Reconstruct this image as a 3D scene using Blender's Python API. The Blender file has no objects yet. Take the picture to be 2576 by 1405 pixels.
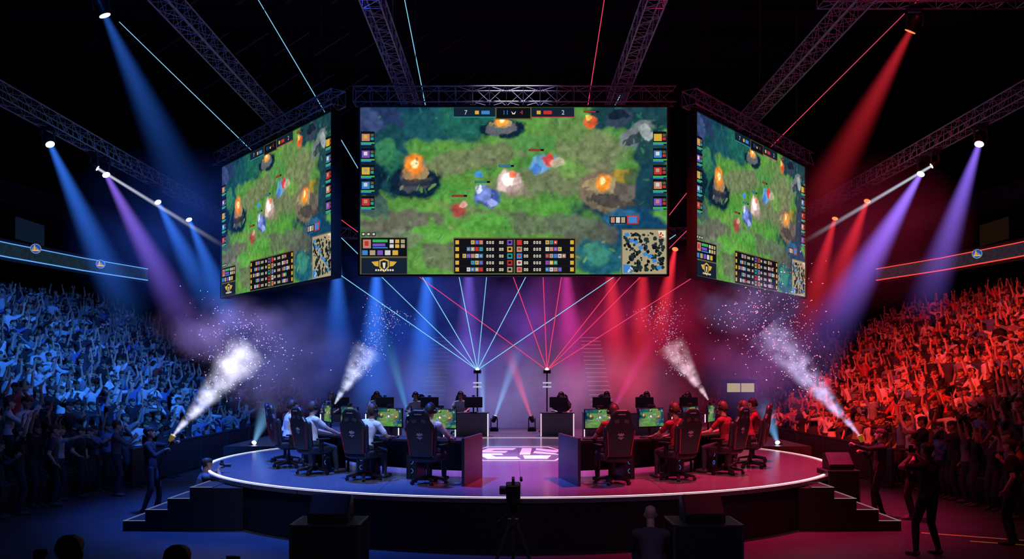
import bpy, math, random
import numpy as np
from mathutils import Vector, Matrix
random.seed(7)
SC = bpy.context.scene; C = SC.collection
try: SC.view_settings.view_transform = 'Standard'
except Exception: pass
F = 2230.; CX = 1288.; HY = 949.; CZ = 2.75
V = Vector
def at(px, py, Y): return V(((px-CX)/F*Y, Y, CZ-(py-HY)/F*Y))
cd = bpy.data.cameras.new('camera'); cam = bpy.data.objects.new('camera', cd); C.objects.link(cam)
cam.location = (0, 0, CZ); cam.rotation_euler = (math.pi/2, 0, 0)
cd.sensor_width = 36; cd.clip_end = 300
cd.lens = 36*F/2576; cd.shift_y = (HY-702.5)/2576
SC.camera = cam
w = bpy.data.worlds.new('world'); SC.world = w; w.use_nodes = True
w.node_tree.nodes['Background'].inputs[0].default_value = (.004, .004, .01, 1)
w.node_tree.nodes['Background'].inputs[1].default_value = .5

def s2l(c): return tuple(((x/255.)/12.92 if x/255. <= .04045 else ((x/255.+.055)/1.055)**2.4) for x in c)
# ---------------------------------------------------------------- materials
MATS = {}
def newmat(name):
    m = bpy.data.materials.new(name); m.use_nodes = True; m.node_tree.nodes.clear(); return m, m.node_tree
def pm(name, col, rough=.6, metal=0., var=.2, sc=6., objcol=False, rnd=False, attr=None, bump=0., es=0.):
    if name in MATS: return MATS[name]
    m, nt = newmat(name); N = nt.nodes.new; K = nt.links.new
    out = N('ShaderNodeOutputMaterial'); b = N('ShaderNodeBsdfPrincipled'); K(b.outputs[0], out.inputs[0])
    b.inputs['Roughness'].default_value = rough; b.inputs['Metallic'].default_value = metal
    tc = N('ShaderNodeTexCoord'); no = N('ShaderNodeTexNoise'); no.inputs['Scale'].default_value = sc; K(tc.outputs['Object'], no.inputs['Vector'])
    mr = N('ShaderNodeMapRange'); mr.inputs[3].default_value = 1-var; mr.inputs[4].default_value = 1+var; K(no.outputs[0], mr.inputs[0])
    mx = N('ShaderNodeMixRGB'); mx.blend_type = 'MULTIPLY'; mx.inputs[0].default_value = 1
    mx.inputs[1].default_value = (*col, 1); K(mr.outputs[0], mx.inputs[2])
    if objcol:
        oi = N('ShaderNodeObjectInfo'); K(oi.outputs['Color'], mx.inputs[1])
    if rnd:
        oi = N('ShaderNodeObjectInfo'); cr = N('ShaderNodeValToRGB'); K(oi.outputs['Random'], cr.inputs[0])
        cr.color_ramp.elements[0].color = (*rnd[0], 1); cr.color_ramp.elements[1].color = (*rnd[1], 1); K(cr.outputs[0], mx.inputs[1])
    if attr:
        at_ = N('ShaderNodeAttribute'); at_.attribute_name = attr; K(at_.outputs['Color'], mx.inputs[1])
    K(mx.outputs[0], b.inputs['Base Color'])
    if es:
        K(mx.outputs[0], b.inputs['Emission Color']); b.inputs['Emission Strength'].default_value = es
        m.cycles.emission_sampling = 'NONE'
    if bump:
        bp = N('ShaderNodeBump'); bp.inputs['Strength'].default_value = bump; K(no.outputs[0], bp.inputs['Height']); K(bp.outputs[0], b.inputs['Normal'])
    MATS[name] = m; return m
def em(name, col, st, sample=False):
    if name in MATS: return MATS[name]
    m, nt = newmat(name); N = nt.nodes.new; K = nt.links.new
    out = N('ShaderNodeOutputMaterial'); e = N('ShaderNodeEmission'); K(e.outputs[0], out.inputs[0])
    e.inputs[0].default_value = (*col, 1); e.inputs[1].default_value = st
    if not sample: m.cycles.emission_sampling = 'NONE'
    MATS[name] = m; return m
def em_grad(name, cols, st, half):   # emission graded along object X from -half to half
    m, nt = newmat(name); N = nt.nodes.new; K = nt.links.new; T = NT(nt)
    out = N('ShaderNodeOutputMaterial'); e = N('ShaderNodeEmission'); K(e.outputs[0], out.inputs[0]); e.inputs[1].default_value = st
    tc = N('ShaderNodeTexCoord'); sx = N('ShaderNodeSeparateXYZ'); K(tc.outputs['Object'], sx.inputs[0]); cr = N('ShaderNodeValToRGB')
    K(T.m('ADD', T.m('MULTIPLY', sx.outputs[0], .5/half), .5), cr.inputs[0]); els = cr.color_ramp.elements
    for i, (p, c) in enumerate(cols):
        el = els[i] if i < 2 else els.new(p); el.position = p; el.color = (*c, 1)
    K(cr.outputs[0], e.inputs[0]); return m
class NT:
    def __init__(s, nt): s.nt = nt
    def m(s, op, a, b=None, clamp=False):
        n = s.nt.nodes.new('ShaderNodeMath'); n.operation = op; n.use_clamp = clamp
        for i, x in enumerate((a, b)):
            if x is None: continue
            if isinstance(x, (int, float)): n.inputs[i].default_value = x
            else: s.nt.links.new(x, n.inputs[i])
        return n.outputs[0]
def beam_mat(name, col, S, r0, k, L, p=1.2, noise=0., nsc=3.):
    m, nt = newmat(name); N = nt.nodes.new; K = nt.links.new; T = NT(nt)
    out = N('ShaderNodeOutputMaterial'); e = N('ShaderNodeEmission'); K(e.outputs[0], out.inputs['Volume'])  # self-glowing volume: beam light and smoke brightness are put into the emission
    e.inputs[0].default_value = (*col, 1)
    tc = N('ShaderNodeTexCoord'); sx = N('ShaderNodeSeparateXYZ'); K(tc.outputs['Object'], sx.inputs[0])
    x, y, z = sx.outputs
    rho = T.m('SQRT', T.m('ADD', T.m('MULTIPLY', x, x), T.m('MULTIPLY', y, y)))
    rad = T.m('ADD', T.m('MULTIPLY', z, k), r0)
    q = T.m('DIVIDE', rho, rad)
    fall = T.m('SUBTRACT', 1., T.m('MULTIPLY', q, q), True)
    zf = T.m('POWER', T.m('SUBTRACT', 1., T.m('DIVIDE', z, L), True), p)
    if noise:
        no = N('ShaderNodeTexNoise'); no.inputs['Scale'].default_value = nsc; no.inputs['Detail'].default_value = 4; no.inputs['Roughness'].default_value = .6; K(tc.outputs['Object'], no.inputs['Vector'])
        edge = T.m('MULTIPLY', T.m('SUBTRACT', 1., q, True), 1.8, True)
        lump = T.m('ADD', T.m('MULTIPLY', T.m('SUBTRACT', no.outputs[0], .47), noise), .3, True)
        fall = T.m('MULTIPLY', T.m('MULTIPLY', lump, edge), T.m('ADD', fall, .2))
    else: fall = T.m('MULTIPLY', T.m('MULTIPLY', fall, fall), 1.5)
    st = T.m('DIVIDE', T.m('MULTIPLY', T.m('MULTIPLY', fall, zf), S), rad)
    K(st, e.inputs[1]); m.cycles.volume_step_rate = .35 if noise else .6
    return m
def cloud_mat(name, cols, S, rx, ry, rz, nsc=.5, con=3., off=.42):
    m, nt = newmat(name); N = nt.nodes.new; K = nt.links.new; T = NT(nt)
    out = N('ShaderNodeOutputMaterial'); e = N('ShaderNodeEmission'); K(e.outputs[0], out.inputs['Volume'])  # self-glowing volume: coloured stage light is put into haze and smoke
    tc = N('ShaderNodeTexCoord'); mp = N('ShaderNodeMapping'); mp.inputs['Scale'].default_value = (1/rx, 1/ry, 1/rz); K(tc.outputs['Object'], mp.inputs[0])
    ln = N('ShaderNodeVectorMath'); ln.operation = 'LENGTH'; K(mp.outputs[0], ln.inputs[0])
    fall = T.m('POWER', T.m('SUBTRACT', 1., ln.outputs['Value'], True), 1.)
    no = N('ShaderNodeTexNoise'); no.inputs['Scale'].default_value = nsc; no.inputs['Detail'].default_value = 3; K(tc.outputs['Object'], no.inputs['Vector'])
    nn = T.m('MULTIPLY', T.m('SUBTRACT', no.outputs[0], off), con, True)
    K(T.m('MULTIPLY', T.m('MULTIPLY', fall, nn), S), e.inputs[1])
    sx = N('ShaderNodeSeparateXYZ'); K(mp.outputs[0], sx.inputs[0])
    cr = N('ShaderNodeValToRGB'); K(T.m('ADD', T.m('MULTIPLY', sx.outputs[0], .5), .5), cr.inputs[0])
    els = cr.color_ramp.elements
    for i, (p, c) in enumerate(cols):
        el = els[i] if i < 2 else els.new(p)
        el.position = p; el.color = (*c, 1)
    K(cr.outputs[0], e.inputs[0]); m.cycles.volume_step_rate = .8
    return m

# ---------------------------------------------------------------- mesh builder
def frame(d):
    d = V(d).normalized(); s = d.cross(V((0, 0, 1)))
    if s.length < 1e-4: s = V((1, 0, 0))
    s.normalize(); return d, s, s.cross(d)
class MB:
    def __init__(s): s.v = []; s.f = []; s.m = []
    def add(s, vs, fs, mat=0):
        o = len(s.v); s.v += [V(p) for p in vs]; s.f += [tuple(i+o for i in f) for f in fs]; s.m += [mat]*len(fs); return s
    def box(s, c, z, rot=None, mat=0):
        c = V(c); h = [q/2 for q in z]; R = rot or Matrix.Identity(3)
        vs = [c + R @ V((x*h[0], y*h[1], k*h[2])) for x in (-1, 1) for y in (-1, 1) for k in (-1, 1)]
        return s.add(vs, [(0, 1, 3, 2), (4, 6, 7, 5), (0, 4, 5, 1), (2, 3, 7, 6), (0, 2, 6, 4), (1, 5, 7, 3)], mat)
    def loft(s, rings, mat=0):   # list of rings (list of points), ends capped
        n = len(rings[0]); vs = [p for r in rings for p in r]; fs = []
        for i in range(len(rings)-1):
            for j in range(n):
                a = i*n+j; b = i*n+(j+1) % n; fs.append((a, b, b+n, a+n))
        fs.append(tuple(reversed(range(n)))); fs.append(tuple(range((len(rings)-1)*n, len(rings)*n)))
        return s.add(vs, fs, mat)
    def ring(s, c, ux, uy, rx, ry, n): return [V(c)+ux*math.cos(2*math.pi*k/n)*rx+uy*math.sin(2*math.pi*k/n)*ry for k in range(n)]
    def cyl(s, a, b, r0, r1=None, n=10, mat=0):
        a = V(a); b = V(b); r1 = r0 if r1 is None else r1; d, x, y = frame(b-a)
        return s.loft([s.ring(a, x, y, r0, r0, n), s.ring(b, x, y, r1, r1, n)], mat)
    def cap(s, a, b, ra, rb, n=10, mat=0):
        a = V(a); b = V(b)
        if (b-a).length < 1e-4: b = a+V((0, 0, 1e-3))
        d, x, y = frame(b-a)
        R = [s.ring(a-d*ra*.97, x, y, ra*.25, ra*.25, n), s.ring(a-d*ra*.7, x, y, ra*.71, ra*.71, n), s.ring(a, x, y, ra, ra, n), s.ring(b, x, y, rb, rb, n), s.ring(b+d*rb*.7, x, y, rb*.71, rb*.71, n), s.ring(b+d*rb*.97, x, y, rb*.25, rb*.25, n)]
        return s.loft(R, mat)
    def ell(s, c, rx, ry, rz, n=20, k=10, mat=0):
        c = V(c); R = []
        for i in range(k+1):
            t = math.pi*(i+.08*(i == 0)-.08*(i == k))/k; R.append(s.ring(c-V((0, 0, 1))*math.cos(t)*rz, V((1, 0, 0)), V((0, 1, 0)), rx*math.sin(t), ry*math.sin(t), n))
        return s.loft(R, mat)
    def prism(s, poly, fn, d0, d1, mat=0):   # fn(a,b,d)->point
        n = len(poly); vs = [fn(a, b, d0) for a, b in poly]+[fn(a, b, d1) for a, b in poly]
        fs = [tuple(reversed(range(n))), tuple(range(n, 2*n))]+[(i, (i+1) % n, n+(i+1) % n, n+i) for i in range(n)]
        return s.add(vs, fs, mat)
    def mesh(s, name, mats):
        me = bpy.data.meshes.new(name); me.from_pydata([tuple(p) for p in s.v], [], s.f)
        for m in mats: me.materials.append(m)
        if len(mats) > 1: me.polygons.foreach_set('material_index', s.m)
        me.update(); return me
XZ = lambda a, b, d: V((a, d, b))
XY = lambda a, b, d: V((a, b, d))
YZ = lambda a, b, d: V((d, a, b))
def obj(name, mb, mats, parent=None, world=False, smooth=False, bevel=0.):
    if not isinstance(mats, (list, tuple)): mats = [mats]
    if parent is not None and world: L = V(parent.location); mb.v = [p-L for p in mb.v]
    me = mb.mesh(name, mats); o = bpy.data.objects.new(name, me); C.objects.link(o)
    if smooth: me.polygons.foreach_set('use_smooth', [True]*len(me.polygons))
    if parent is not None: o.parent = parent
    if bevel:
        b = o.modifiers.new('bevel', 'BEVEL'); b.width = bevel; b.segments = 2; b.limit_method = 'ANGLE'
    return o
def tag(o, label=None, cat=None, group=None, kind=None):
    if label: o['label'] = label
    if cat: o['category'] = cat
    if group: o['group'] = group
    if kind: o['kind'] = kind
    return o
def thing(name, label, cat, loc, rz=0., group=None):
    o = bpy.data.objects.new(name, None); C.objects.link(o); o.location = loc; o.rotation_euler = (0, 0, rz); o.empty_display_size = .2
    return tag(o, label, cat, group)
def copy_tree(o, parent=None):
    c = o.copy(); C.objects.link(c)
    if parent is not None: c.parent = parent
    for ch in list(o.children): copy_tree(ch, c)
    return c
def struct(name, mb, mats, **k): return tag(obj(name, mb, mats, **k), kind='structure')
def textmesh(body, size, mat, name, parent, loc, rot):
    cu = bpy.data.curves.new('t', 'FONT'); cu.body = body; cu.size = size; cu.align_x = 'CENTER'; cu.align_y = 'CENTER'
    o = bpy.data.objects.new('t', cu); C.objects.link(o)
    dg = bpy.context.evaluated_depsgraph_get(); me = bpy.data.meshes.new_from_object(o.evaluated_get(dg)); bpy.data.objects.remove(o)
    me.materials.clear(); me.materials.append(mat); q = bpy.data.objects.new(name, me); C.objects.link(q); q.parent = parent; q.location = loc; q.rotation_euler = rot; return q
ORD = 'zeroth first second third fourth fifth sixth seventh eighth ninth tenth eleventh twelfth thirteenth fourteenth fifteenth sixteenth seventeenth eighteenth nineteenth twentieth'.split()
TENS = ['', '', 'twenty', 'thirty', 'forty', 'fifty', 'sixty']
def ordw(n):
    if n <= 20: return ORD[n]
    t, u = divmod(n, 10)
    return (TENS[t][:-1]+'ieth') if u == 0 else TENS[t]+'-'+ORD[u]

# base materials
BLACK = pm('black_plastic', (.012, .012, .015), .45)
MATTE = pm('matte_black', (.006, .006, .008), .9)
ALU = pm('aluminium', (.34, .35, .4), .5, .4)
STEEL = pm('dark_steel', (.06, .06, .07), .4, .7)
LEATHER = pm('chair_leather', (.03, .03, .04), .38, bump=.1, sc=40)
DRED = pm('dark_red_leather', (.55, .02, .03), .5)
SKIN = pm('skin', (.5, .3, .22), .55, rnd=((.28, .15, .09), (.68, .44, .33)))
SHIRT = pm('shirt_cloth', (.5, .5, .5), .85, objcol=True, sc=14, bump=.15)
TROUS = pm('trouser_cloth', (.03, .035, .05), .85)
SHOE = pm('shoe_leather', (.05, .05, .055), .6)
HAIR = pm('hair', (.03, .02, .015), .6, rnd=((.01, .008, .006), (.09, .05, .025)), sc=60)
EYE = pm('eye_dark', (.01, .008, .008), .3)
LIP = pm('lip', (.35, .13, .12), .5)
PMATS = [SKIN, SHIRT, TROUS, SHOE, HAIR, EYE, LIP]

# ---------------------------------------------------------------- people
def remesh(mb, voxel, it=2, ratio=None):
    me = mb.mesh('tmp', []); o = bpy.data.objects.new('tmp', me); C.objects.link(o)
    r = o.modifiers.new('r', 'REMESH'); r.mode = 'VOXEL'; r.voxel_size = voxel
    if it: s = o.modifiers.new('s', 'SMOOTH'); s.factor = .4; s.iterations = it
    if ratio: d = o.modifiers.new('d', 'DECIMATE'); d.ratio = ratio
    dg = bpy.context.evaluated_depsgraph_get(); m2 = bpy.data.meshes.new_from_object(o.evaluated_get(dg))
    bpy.data.objects.remove(o); return m2
def ik(a, c, l1, l2, pole):
    a = V(a); c = V(c); d = c-a; L = d.length
    if L > (l1+l2)*.995: c = a+d*((l1+l2)*.995/L); d = c-a; L = d.length
    x = (L*L+l1*l1-l2*l2)/(2*L); h = math.sqrt(max(l1*l1-x*x, 0)); dh = d/L
    p = V(pole); p = p-dh*p.dot(dh)
    if p.length < 1e-4: p = V((.3, .5, .1))
    p.normalize(); return a+dh*x+p*h, c
def person_mesh(name, pel=(0, 0, .94), lean=0, side=0, yaw=0, pitch=0, wl=(-.25, .05, .92), wr=(.25, .05, .92), el=(-.5, -.6, -.2), er=(.5, -.6, -.2),
                al=(-.11, 0, .08), ar=(.11, 0, .08), kl=(0, 1, .1), kr=(0, 1, .1), toe=(0, 1, 0), hl=None, hr=None, nl=None, nr=None, curl=.25, long=False, shorts=False, voxel=.012, it=2, ratio=None, hair=True):
    lean, side, yaw, pitch = [math.radians(q) for q in (lean, side, yaw, pitch)]
    pel = V(pel); ax = V((math.sin(side), math.sin(lean)*math.cos(side), math.cos(lean)*math.cos(side))).normalized()
    rt = V((0, 1, 0)).cross(ax) if abs(ax.y) < .9 else V((1, 0, 0)); rt.normalize(); fw = ax.cross(rt)
    segs = []; mb = MB()
    def cap(a, b, ra, rb, m): segs.append((V(a), V(b), ra, rb, m)); mb.cap(a, b, ra, rb, 10)
    def seg(a, b, ra, rb, m): segs.append((V(a), V(b), ra, rb, m))
    rings = []
    for t, rx, ry in ((-.11, .1, .08), (-.06, .155, .11), (.03, .168, .118), (.09, .16, .112), (.17, .142, .102), (.27, .155, .112), (.37, .172, .118), (.44, .16, .1), (.49, .11, .075), (.53, .06, .055)):
        rings.append(mb.ring(pel+ax*t, rt, fw, rx, ry, 16))
    mb.loft(rings)
    for o in (-.07, 0, .07):
        seg(pel-ax*.1+rt*o, pel+ax*.015+rt*o, .1, .1, 2); seg(pel+ax*.06+rt*o, pel+ax*.44+rt*o, .1, .1, 1)
    nk = pel+ax*.53; sh = pel+ax*.45
    hy = Matrix.Rotation(-yaw, 3, 'Z')
    hf = (hy @ V((0, math.cos(pitch), math.sin(pitch)))).normalized(); hu = (hy @ V((0, -math.sin(pitch), math.cos(pitch)))).normalized(); hrt = hf.cross(hu)
    hc = nk+(ax*.5+V((0, 0, .5))).normalized()*.085+hu*.065+hf*.02
    cap(pel+ax*.47, hc-hu*.06-hf*.02, .058, .052, 0)
    R = []
    for t, rx, ry, o in ((-.118, .025, .03, .05), (-.1, .043, .048, .04), (-.06, .06, .07, .022), (-.02, .069, .086, .01), (.03, .075, .097, 0), (.07, .071, .092, -.006), (.1, .055, .072, -.008), (.122, .025, .035, -.008)):
        R.append(mb.ring(hc+hu*t+hf*o, hrt, hf, rx, ry, 14))
    mb.loft(R); seg(hc-hu*.07+hf*.03, hc+hu*.02+hf*.02, .06, .078, 0)
    cap(hc+hf*.095+hu*.005, hc+hf*.112-hu*.03, .009, .015, 0)
    for q in (-1, 1): cap(hc+hrt*q*.077+hu*.012-hf*.005, hc+hrt*q*.074-hu*.025, .015, .011, 0)
    if hair:
        cap(hc+hu*.045-hf*.03, hc+hu*.052+hf*.03, .088, .076, 4); seg(hc-hu*.02-hf*.055, hc+hu*.03-hf*.05, .055, .07, 4); mb.cap(hc-hu*.02-hf*.045, hc+hu*.03-hf*.04, .05, .065, 10)
    for q, wt, ep, hd, pn in ((-1, wl, el, hl, nl), (1, wr, er, hr, nr)):
        s = sh+rt*q*.19-ax*.015
        cap(sh+rt*q*.07, s, .075, .068, 1)
        e, wv = ik(s, wt, .285, .255, ep)
        me_ = s.lerp(e, .62)
        cap(s, me_, .06, .056, 1)
        if long: cap(me_, e, .054, .048, 1); cap(e, e.lerp(wv, .9), .047, .036, 1)
        else: cap(me_, e, .045, .04, 0); cap(e, e.lerp(wv, .35), .041, .041, 0); cap(e.lerp(wv, .35), wv, .041, .027, 0)
        d = (V(hd) if hd else (wv-e)).normalized()
        n = V(pn) if pn else V((-q*.3, .6, -.7)); n = n-d*n.dot(d)
        if n.length < .05: n = V((-q, .2, 0)); n = n-d*n.dot(d)
        n.normalize(); sd = d.cross(n)*(1 if q > 0 else -1)
        for o in (-.022, 0, .022): cap(wv+sd*o*.6, wv+d*.085+sd*o, .017, .018, 0)
        for o, ln in ((-.036, .058), (-.012, .074), (.013, .08), (.037, .07)):
            b = wv+d*.09+sd*o; dd = (d+sd*o*4).normalized(); d1 = dd*math.cos(curl)+n*math.sin(curl); p1 = b+d1*ln*.5
            d2 = dd*math.cos(curl*2.2)+n*math.sin(curl*2.2); p2 = p1+d2*ln*.5
            cap(b, p1, .0105, .0098, 0); cap(p1, p2, .0098, .0085, 0)
        tb = wv+d*.03+sd*.03; t1 = tb+(d*.6+sd*.8+n*.2).normalized()*.04; cap(tb, t1, .014, .0115, 0); cap(t1, t1+(d*.9+sd*.35+n*.3).normalized()*.032, .0115, .009, 0)
    td = V(toe).normalized()
    for q, an, kp in ((-1, al, kl), (1, ar, kr)):
        h = pel+rt*q*.092-ax*.03; k, a = ik(h, an, .43, .425, kp)
        cap(h, h.lerp(k, .5), .092, .08, 2); cap(h.lerp(k, .5), k, .08, .062, 2)
        cap(k, k.lerp(a, .35), .06, .058, 0 if shorts else 2); cap(k.lerp(a, .35), a, .058, .042, 0 if shorts else 2)
        dn = (a-k).normalized(); ft = td-dn*td.dot(dn)*.6; ft.normalize()
        if ft.z < -.3: ft.z = -.3
        c0 = a+V((0, 0, -.035)); cap(c0-ft*.03, c0+ft*.08, .042, .042, 3); cap(c0+ft*.08, c0+ft*.17, .042, .034, 3)
    me = remesh(mb, voxel, it, ratio); me.name = name
    n = len(me.polygons); ce = np.empty(n*3); me.polygons.foreach_get('center', ce); ce = ce.reshape(-1, 3)
    best = np.full(n, 1e9); mi = np.zeros(n, int)
    for a, b, ra, rb, m in segs:
        a = np.array(a); ab = np.array(b)-a; t = np.clip(((ce-a) @ ab)/max(ab @ ab, 1e-9), 0, 1)
        dd = np.linalg.norm(ce-a-t[:, None]*ab, axis=1)-(ra+(rb-ra)*t); k = dd < best; best[k] = dd[k]; mi[k] = m
    H = np.array(hc); u = np.array(hu); f = np.array(hf); r = np.array(hrt); rel = ce-H
    lu, lf, lr = rel @ u, rel @ f, rel @ r
    near = (np.abs(lu) < .13) & (np.abs(lr) < .1) & (np.abs(lf) < .14)
    for q in (-1, 1): mi[near & (lf > .05) & ((lr-q*.032)**2/.0144**2+(lu-.008)**2/.0095**2 < 1)] = 5
    mi[near & (lf > .05) & (np.abs(lr) < .024) & (np.abs(lu+.062) < .008)] = 6
    for m in PMATS: me.materials.append(m)
    me.polygons.foreach_set('material_index', mi.astype(np.int32)); me.polygons.foreach_set('use_smooth', [True]*n); me.update()
    return dict(me=me, hc=hc, hf=hf, hu=hu, hr=hrt, mi=mi)
CP = {
 'arms raised': dict(wl=(-.27, .1, 1.86), wr=(.24, .14, 1.88), el=(-1, .3, 0), er=(1, .3, 0), nl=(0, 1, 0), nr=(0, 1, 0), pitch=8),
 'one arm raised': dict(wl=(-.2, .16, 1.87), wr=(.25, .1, .95), el=(-1, .3, 0), nl=(0, 1, 0), pitch=5, side=4),
 'clapping': dict(wl=(-.045, .36, 1.3), wr=(.05, .36, 1.32), el=(-.8, -.3, -.6), er=(.8, -.3, -.6), hl=(.1, .6, .8), hr=(-.1, .6, .8), nl=(1, 0, 0), nr=(-1, 0, 0), long=True),
 'standing still': dict(lean=2, yaw=10),
 'fists pumped': dict(wl=(-.3, .22, 1.62), wr=(.28, .25, 1.58), el=(-.6, 0, -1), er=(.6, 0, -1), curl=1.1, pitch=10, lean=-3, hl=(0, .1, 1), hr=(0, .1, 1)),
 'hands at face': dict(wl=(-.07, .24, 1.5), wr=(.09, .25, 1.52), el=(-.8, 0, -.8), er=(.8, 0, -.8), curl=.9, hl=(.1, .3, .9), hr=(-.1, .3, .9), long=True, lean=3),
 'pointing forward': dict(wr=(.18, .5, 1.5), wl=(-.24, .04, .95), hr=(0, 1, .1), yaw=-12, curl=.5),
 'hands on hips': dict(wl=(-.2, .05, 1.03), wr=(.2, .05, 1.03), el=(-1, -.4, 0), er=(1, -.4, 0), hl=(.7, .5, -.3), hr=(-.7, .5, -.3), yaw=15),
 'arms in a V': dict(wl=(-.42, .14, 1.76), wr=(.44, .1, 1.74), el=(-.6, 0, -.6), er=(.6, 0, -.6), nl=(0, 1, 0), nr=(0, 1, 0), lean=-4, pitch=14, yaw=-8),
 'leaning in': dict(lean=14, wl=(-.2, .34, 1.08), wr=(.16, .38, 1.2), el=(-.7, -.4, -.5), er=(.7, -.4, -.5), yaw=-14, long=True),
}
CPN = list(CP); crowd_me = {k: person_mesh('spectator', voxel=.013, **CP[k]) for k in CPN}
low_me = [person_mesh('low', voxel=.03, it=1, ratio=.45, **CP[k]) for k in CPN[:6]+CPN[8:]]
low_me += [low_me[0], low_me[1], low_me[6]]
def put(pmesh, label, x, y, z, face, col, group=None, scale=1., name='person'):
    o = bpy.data.objects.new(name, pmesh['me']); C.objects.link(o); o.location = (x, y, z); o.rotation_euler = (0, 0, face-math.pi/2); o.scale = (scale,)*3
    o.color = (*col, 1); return tag(o, label, 'person', group)
def add_hair(o, P, long=False):
    mb = MB(); hc, f, u, r = P['hc'], P['hf'], P['hu'], P['hr']; R = []
    for t, rx, ry, of in ((-.05 if not long else -.13, .06, .045, -.06), (-.02, .078, .07, -.045), (.02, .086, .088, -.026), (.06, .086, .1, -.008), (.095, .074, .09, -.006), (.125, .05, .06, -.008), (.142, .02, .025, -.01)):
        ring = mb.ring(hc+u*t+f*of, r, f, rx, ry, 18)
        R.append([p+(p-hc).normalized()*(.006*math.sin(i*2.7+t*90)) for i, p in enumerate(ring)])
    mb.loft(R); h = obj('hair', mb, HAIR, o, smooth=True); return h
HSM = pm('headset_plastic', (.015, .015, .018), .4)
def add_headset(o, P):
    mb = MB(); hc, f, u, r = P['hc'], P['hf'], P['hu'], P['hr']; pts = []
    for k in range(13):
        t = math.pi*k/12; pts.append(hc+u*.01+r*math.cos(t)*.102+u*math.sin(t)*.142)
    for a, b in zip(pts, pts[1:]): mb.cap(a, b, .012, .012, 8)
    h = obj('headset', mb, HSM, o, smooth=True)
    for q in (-1, 1):
        m2 = MB(); m2.cyl(hc+r*q*.078-u*.002, hc+r*q*.118-u*.002, .045, .036, 16); obj('ear_cup', m2, HSM, h)
    m3 = MB(); m3.cap(hc-r*.1-u*.02, hc-r*.08+f*.09-u*.07, .004, .004, 6); m3.cap(hc-r*.08+f*.09-u*.07, hc-r*.05+f*.11-u*.07, .009, .009, 8); obj('microphone', m3, HSM, h)
SIT = dict(al=(-.14, .4, .08), ar=(.13, .43, .08), kl=(-.1, .4, 1), kr=(.1, .4, 1), el=(-.8, -.5, -.6), er=(.8, -.5, -.6), hl=(.1, 1, -.08), hr=(-.1, 1, -.08), nl=(0, 0, -1), nr=(0, 0, -1), curl=.35, voxel=.009)
sit_me = [person_mesh('player', pel=(0, -.02, .62), lean=8, wl=(-.2, .44, .79), wr=(.22, .45, .79), pitch=-5, hair=False, **SIT),
          person_mesh('player', pel=(.02, .0, .62), lean=16, side=5, wl=(-.16, .46, .79), wr=(.26, .44, .79), pitch=2, yaw=8, hair=False, **SIT),
          person_mesh('player', pel=(-.02, -.04, .62), lean=3, side=-4, wl=(-.22, .42, .79), wr=(.18, .43, .79), pitch=-8, yaw=-10, hair=False, **SIT)]
gun_me = person_mesh('operator', wl=(-.02, .47, 1.42), wr=(.08, .3, 1.28), el=(-.8, 0, -.8), er=(.8, -.2, -.8), hl=(.3, .8, .4), hr=(-.2, .9, .3), curl=1.2, long=True, lean=-3, pitch=12, al=(-.14, .12, .08), ar=(.13, -.1, .08), voxel=.01)
cam_me = person_mesh('photographer', wl=(-.07, .27, 1.5), wr=(.1, .26, 1.5), el=(-.9, .1, -.6), er=(.9, .1, -.6), curl=1.0, hl=(.2, .4, .8), hr=(-.2, .4, .8), long=False, al=(-.2, .05, .08), ar=(.2, -.03, .08), voxel=.01)
kneel_me = person_mesh('kneeler', pel=(0, -.08, .38), lean=16, wl=(-.06, .3, .92), wr=(.1, .29, .92), el=(-.9, 0, -.5), er=(.9, 0, -.5), curl=1., hl=(.2, .5, .8), hr=(-.2, .5, .8), al=(-.13, -.3, .08), ar=(.13, .3, .08), kl=(0, 1, -.4), kr=(0, 1, .6), voxel=.01)
squat_me = person_mesh('squatter', pel=(0, -.1, .32), lean=20, wl=(-.14, .42, .6), wr=(.14, .42, .6), el=(-.5, -.3, -.8), er=(.5, -.3, -.8), al=(-.14, .05, .08), ar=(.14, .05, .08), kl=(-.2, 1, .5), kr=(.2, 1, .5), long=True, hair=False, voxel=.01)
FI = dict(el=(-1, 0, -.6), er=(1, 0, -.6), curl=1.25, hl=(0, .2, 1), voxel=.008)
fist_l_me = person_mesh('fist_up', wl=(-.3, .12, 1.52), wr=(.26, .06, .95), **FI)
fist_r_me = person_mesh('fist_up', wl=(-.26, .06, .95), wr=(.32, .12, 1.55), el=(-1, 0, -.6), er=(1, 0, -.6), curl=1.25, hr=(0, .2, 1), voxel=.008)

# ---------------------------------------------------------------- setting
FLOORM = pm('arena_floor', (.05, .05, .06), .38, var=.35, sc=1.2)
WALLM = pm('arena_wall', (.02, .02, .028), .85, var=.4, sc=.6)
TIERM = pm('tier_concrete', (.04, .04, .05), .8, var=.3)
struct('floor', MB().box((0, 29, -.1), (60, 66, .2)), FLOORM)
struct('ceiling', MB().box((0, 29, 20.1), (60, 66, .2)), WALLM)
struct('wall_back', MB().box((0, 62, 10), (60, .3, 20.2)), WALLM)
struct('wall_left', MB().box((-27.2, 29, 10), (.3, 66, 20.2)), WALLM)
struct('wall_right', MB().box((27.2, 29, 10), (.3, 66, 20.2)), WALLM)
for k, yy in enumerate(range(14, 60, 6)):
    g = MB(); g.box((0, yy, 18.6), (54, .16, .12)); g.box((0, yy, 19.9), (54, .16, .12))
    for i in range(-13, 13): g.cyl((i*2, yy, 18.6), (i*2+2, yy, 19.9), .05, n=5); g.cyl((i*2+2, yy, 19.9), (i*2+2, yy, 18.6), .05, n=5)
    struct('trim_%d' % (k+1), g, STEEL)
NR = 13
rx_ = lambda i: 10.0+.85*i
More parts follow.
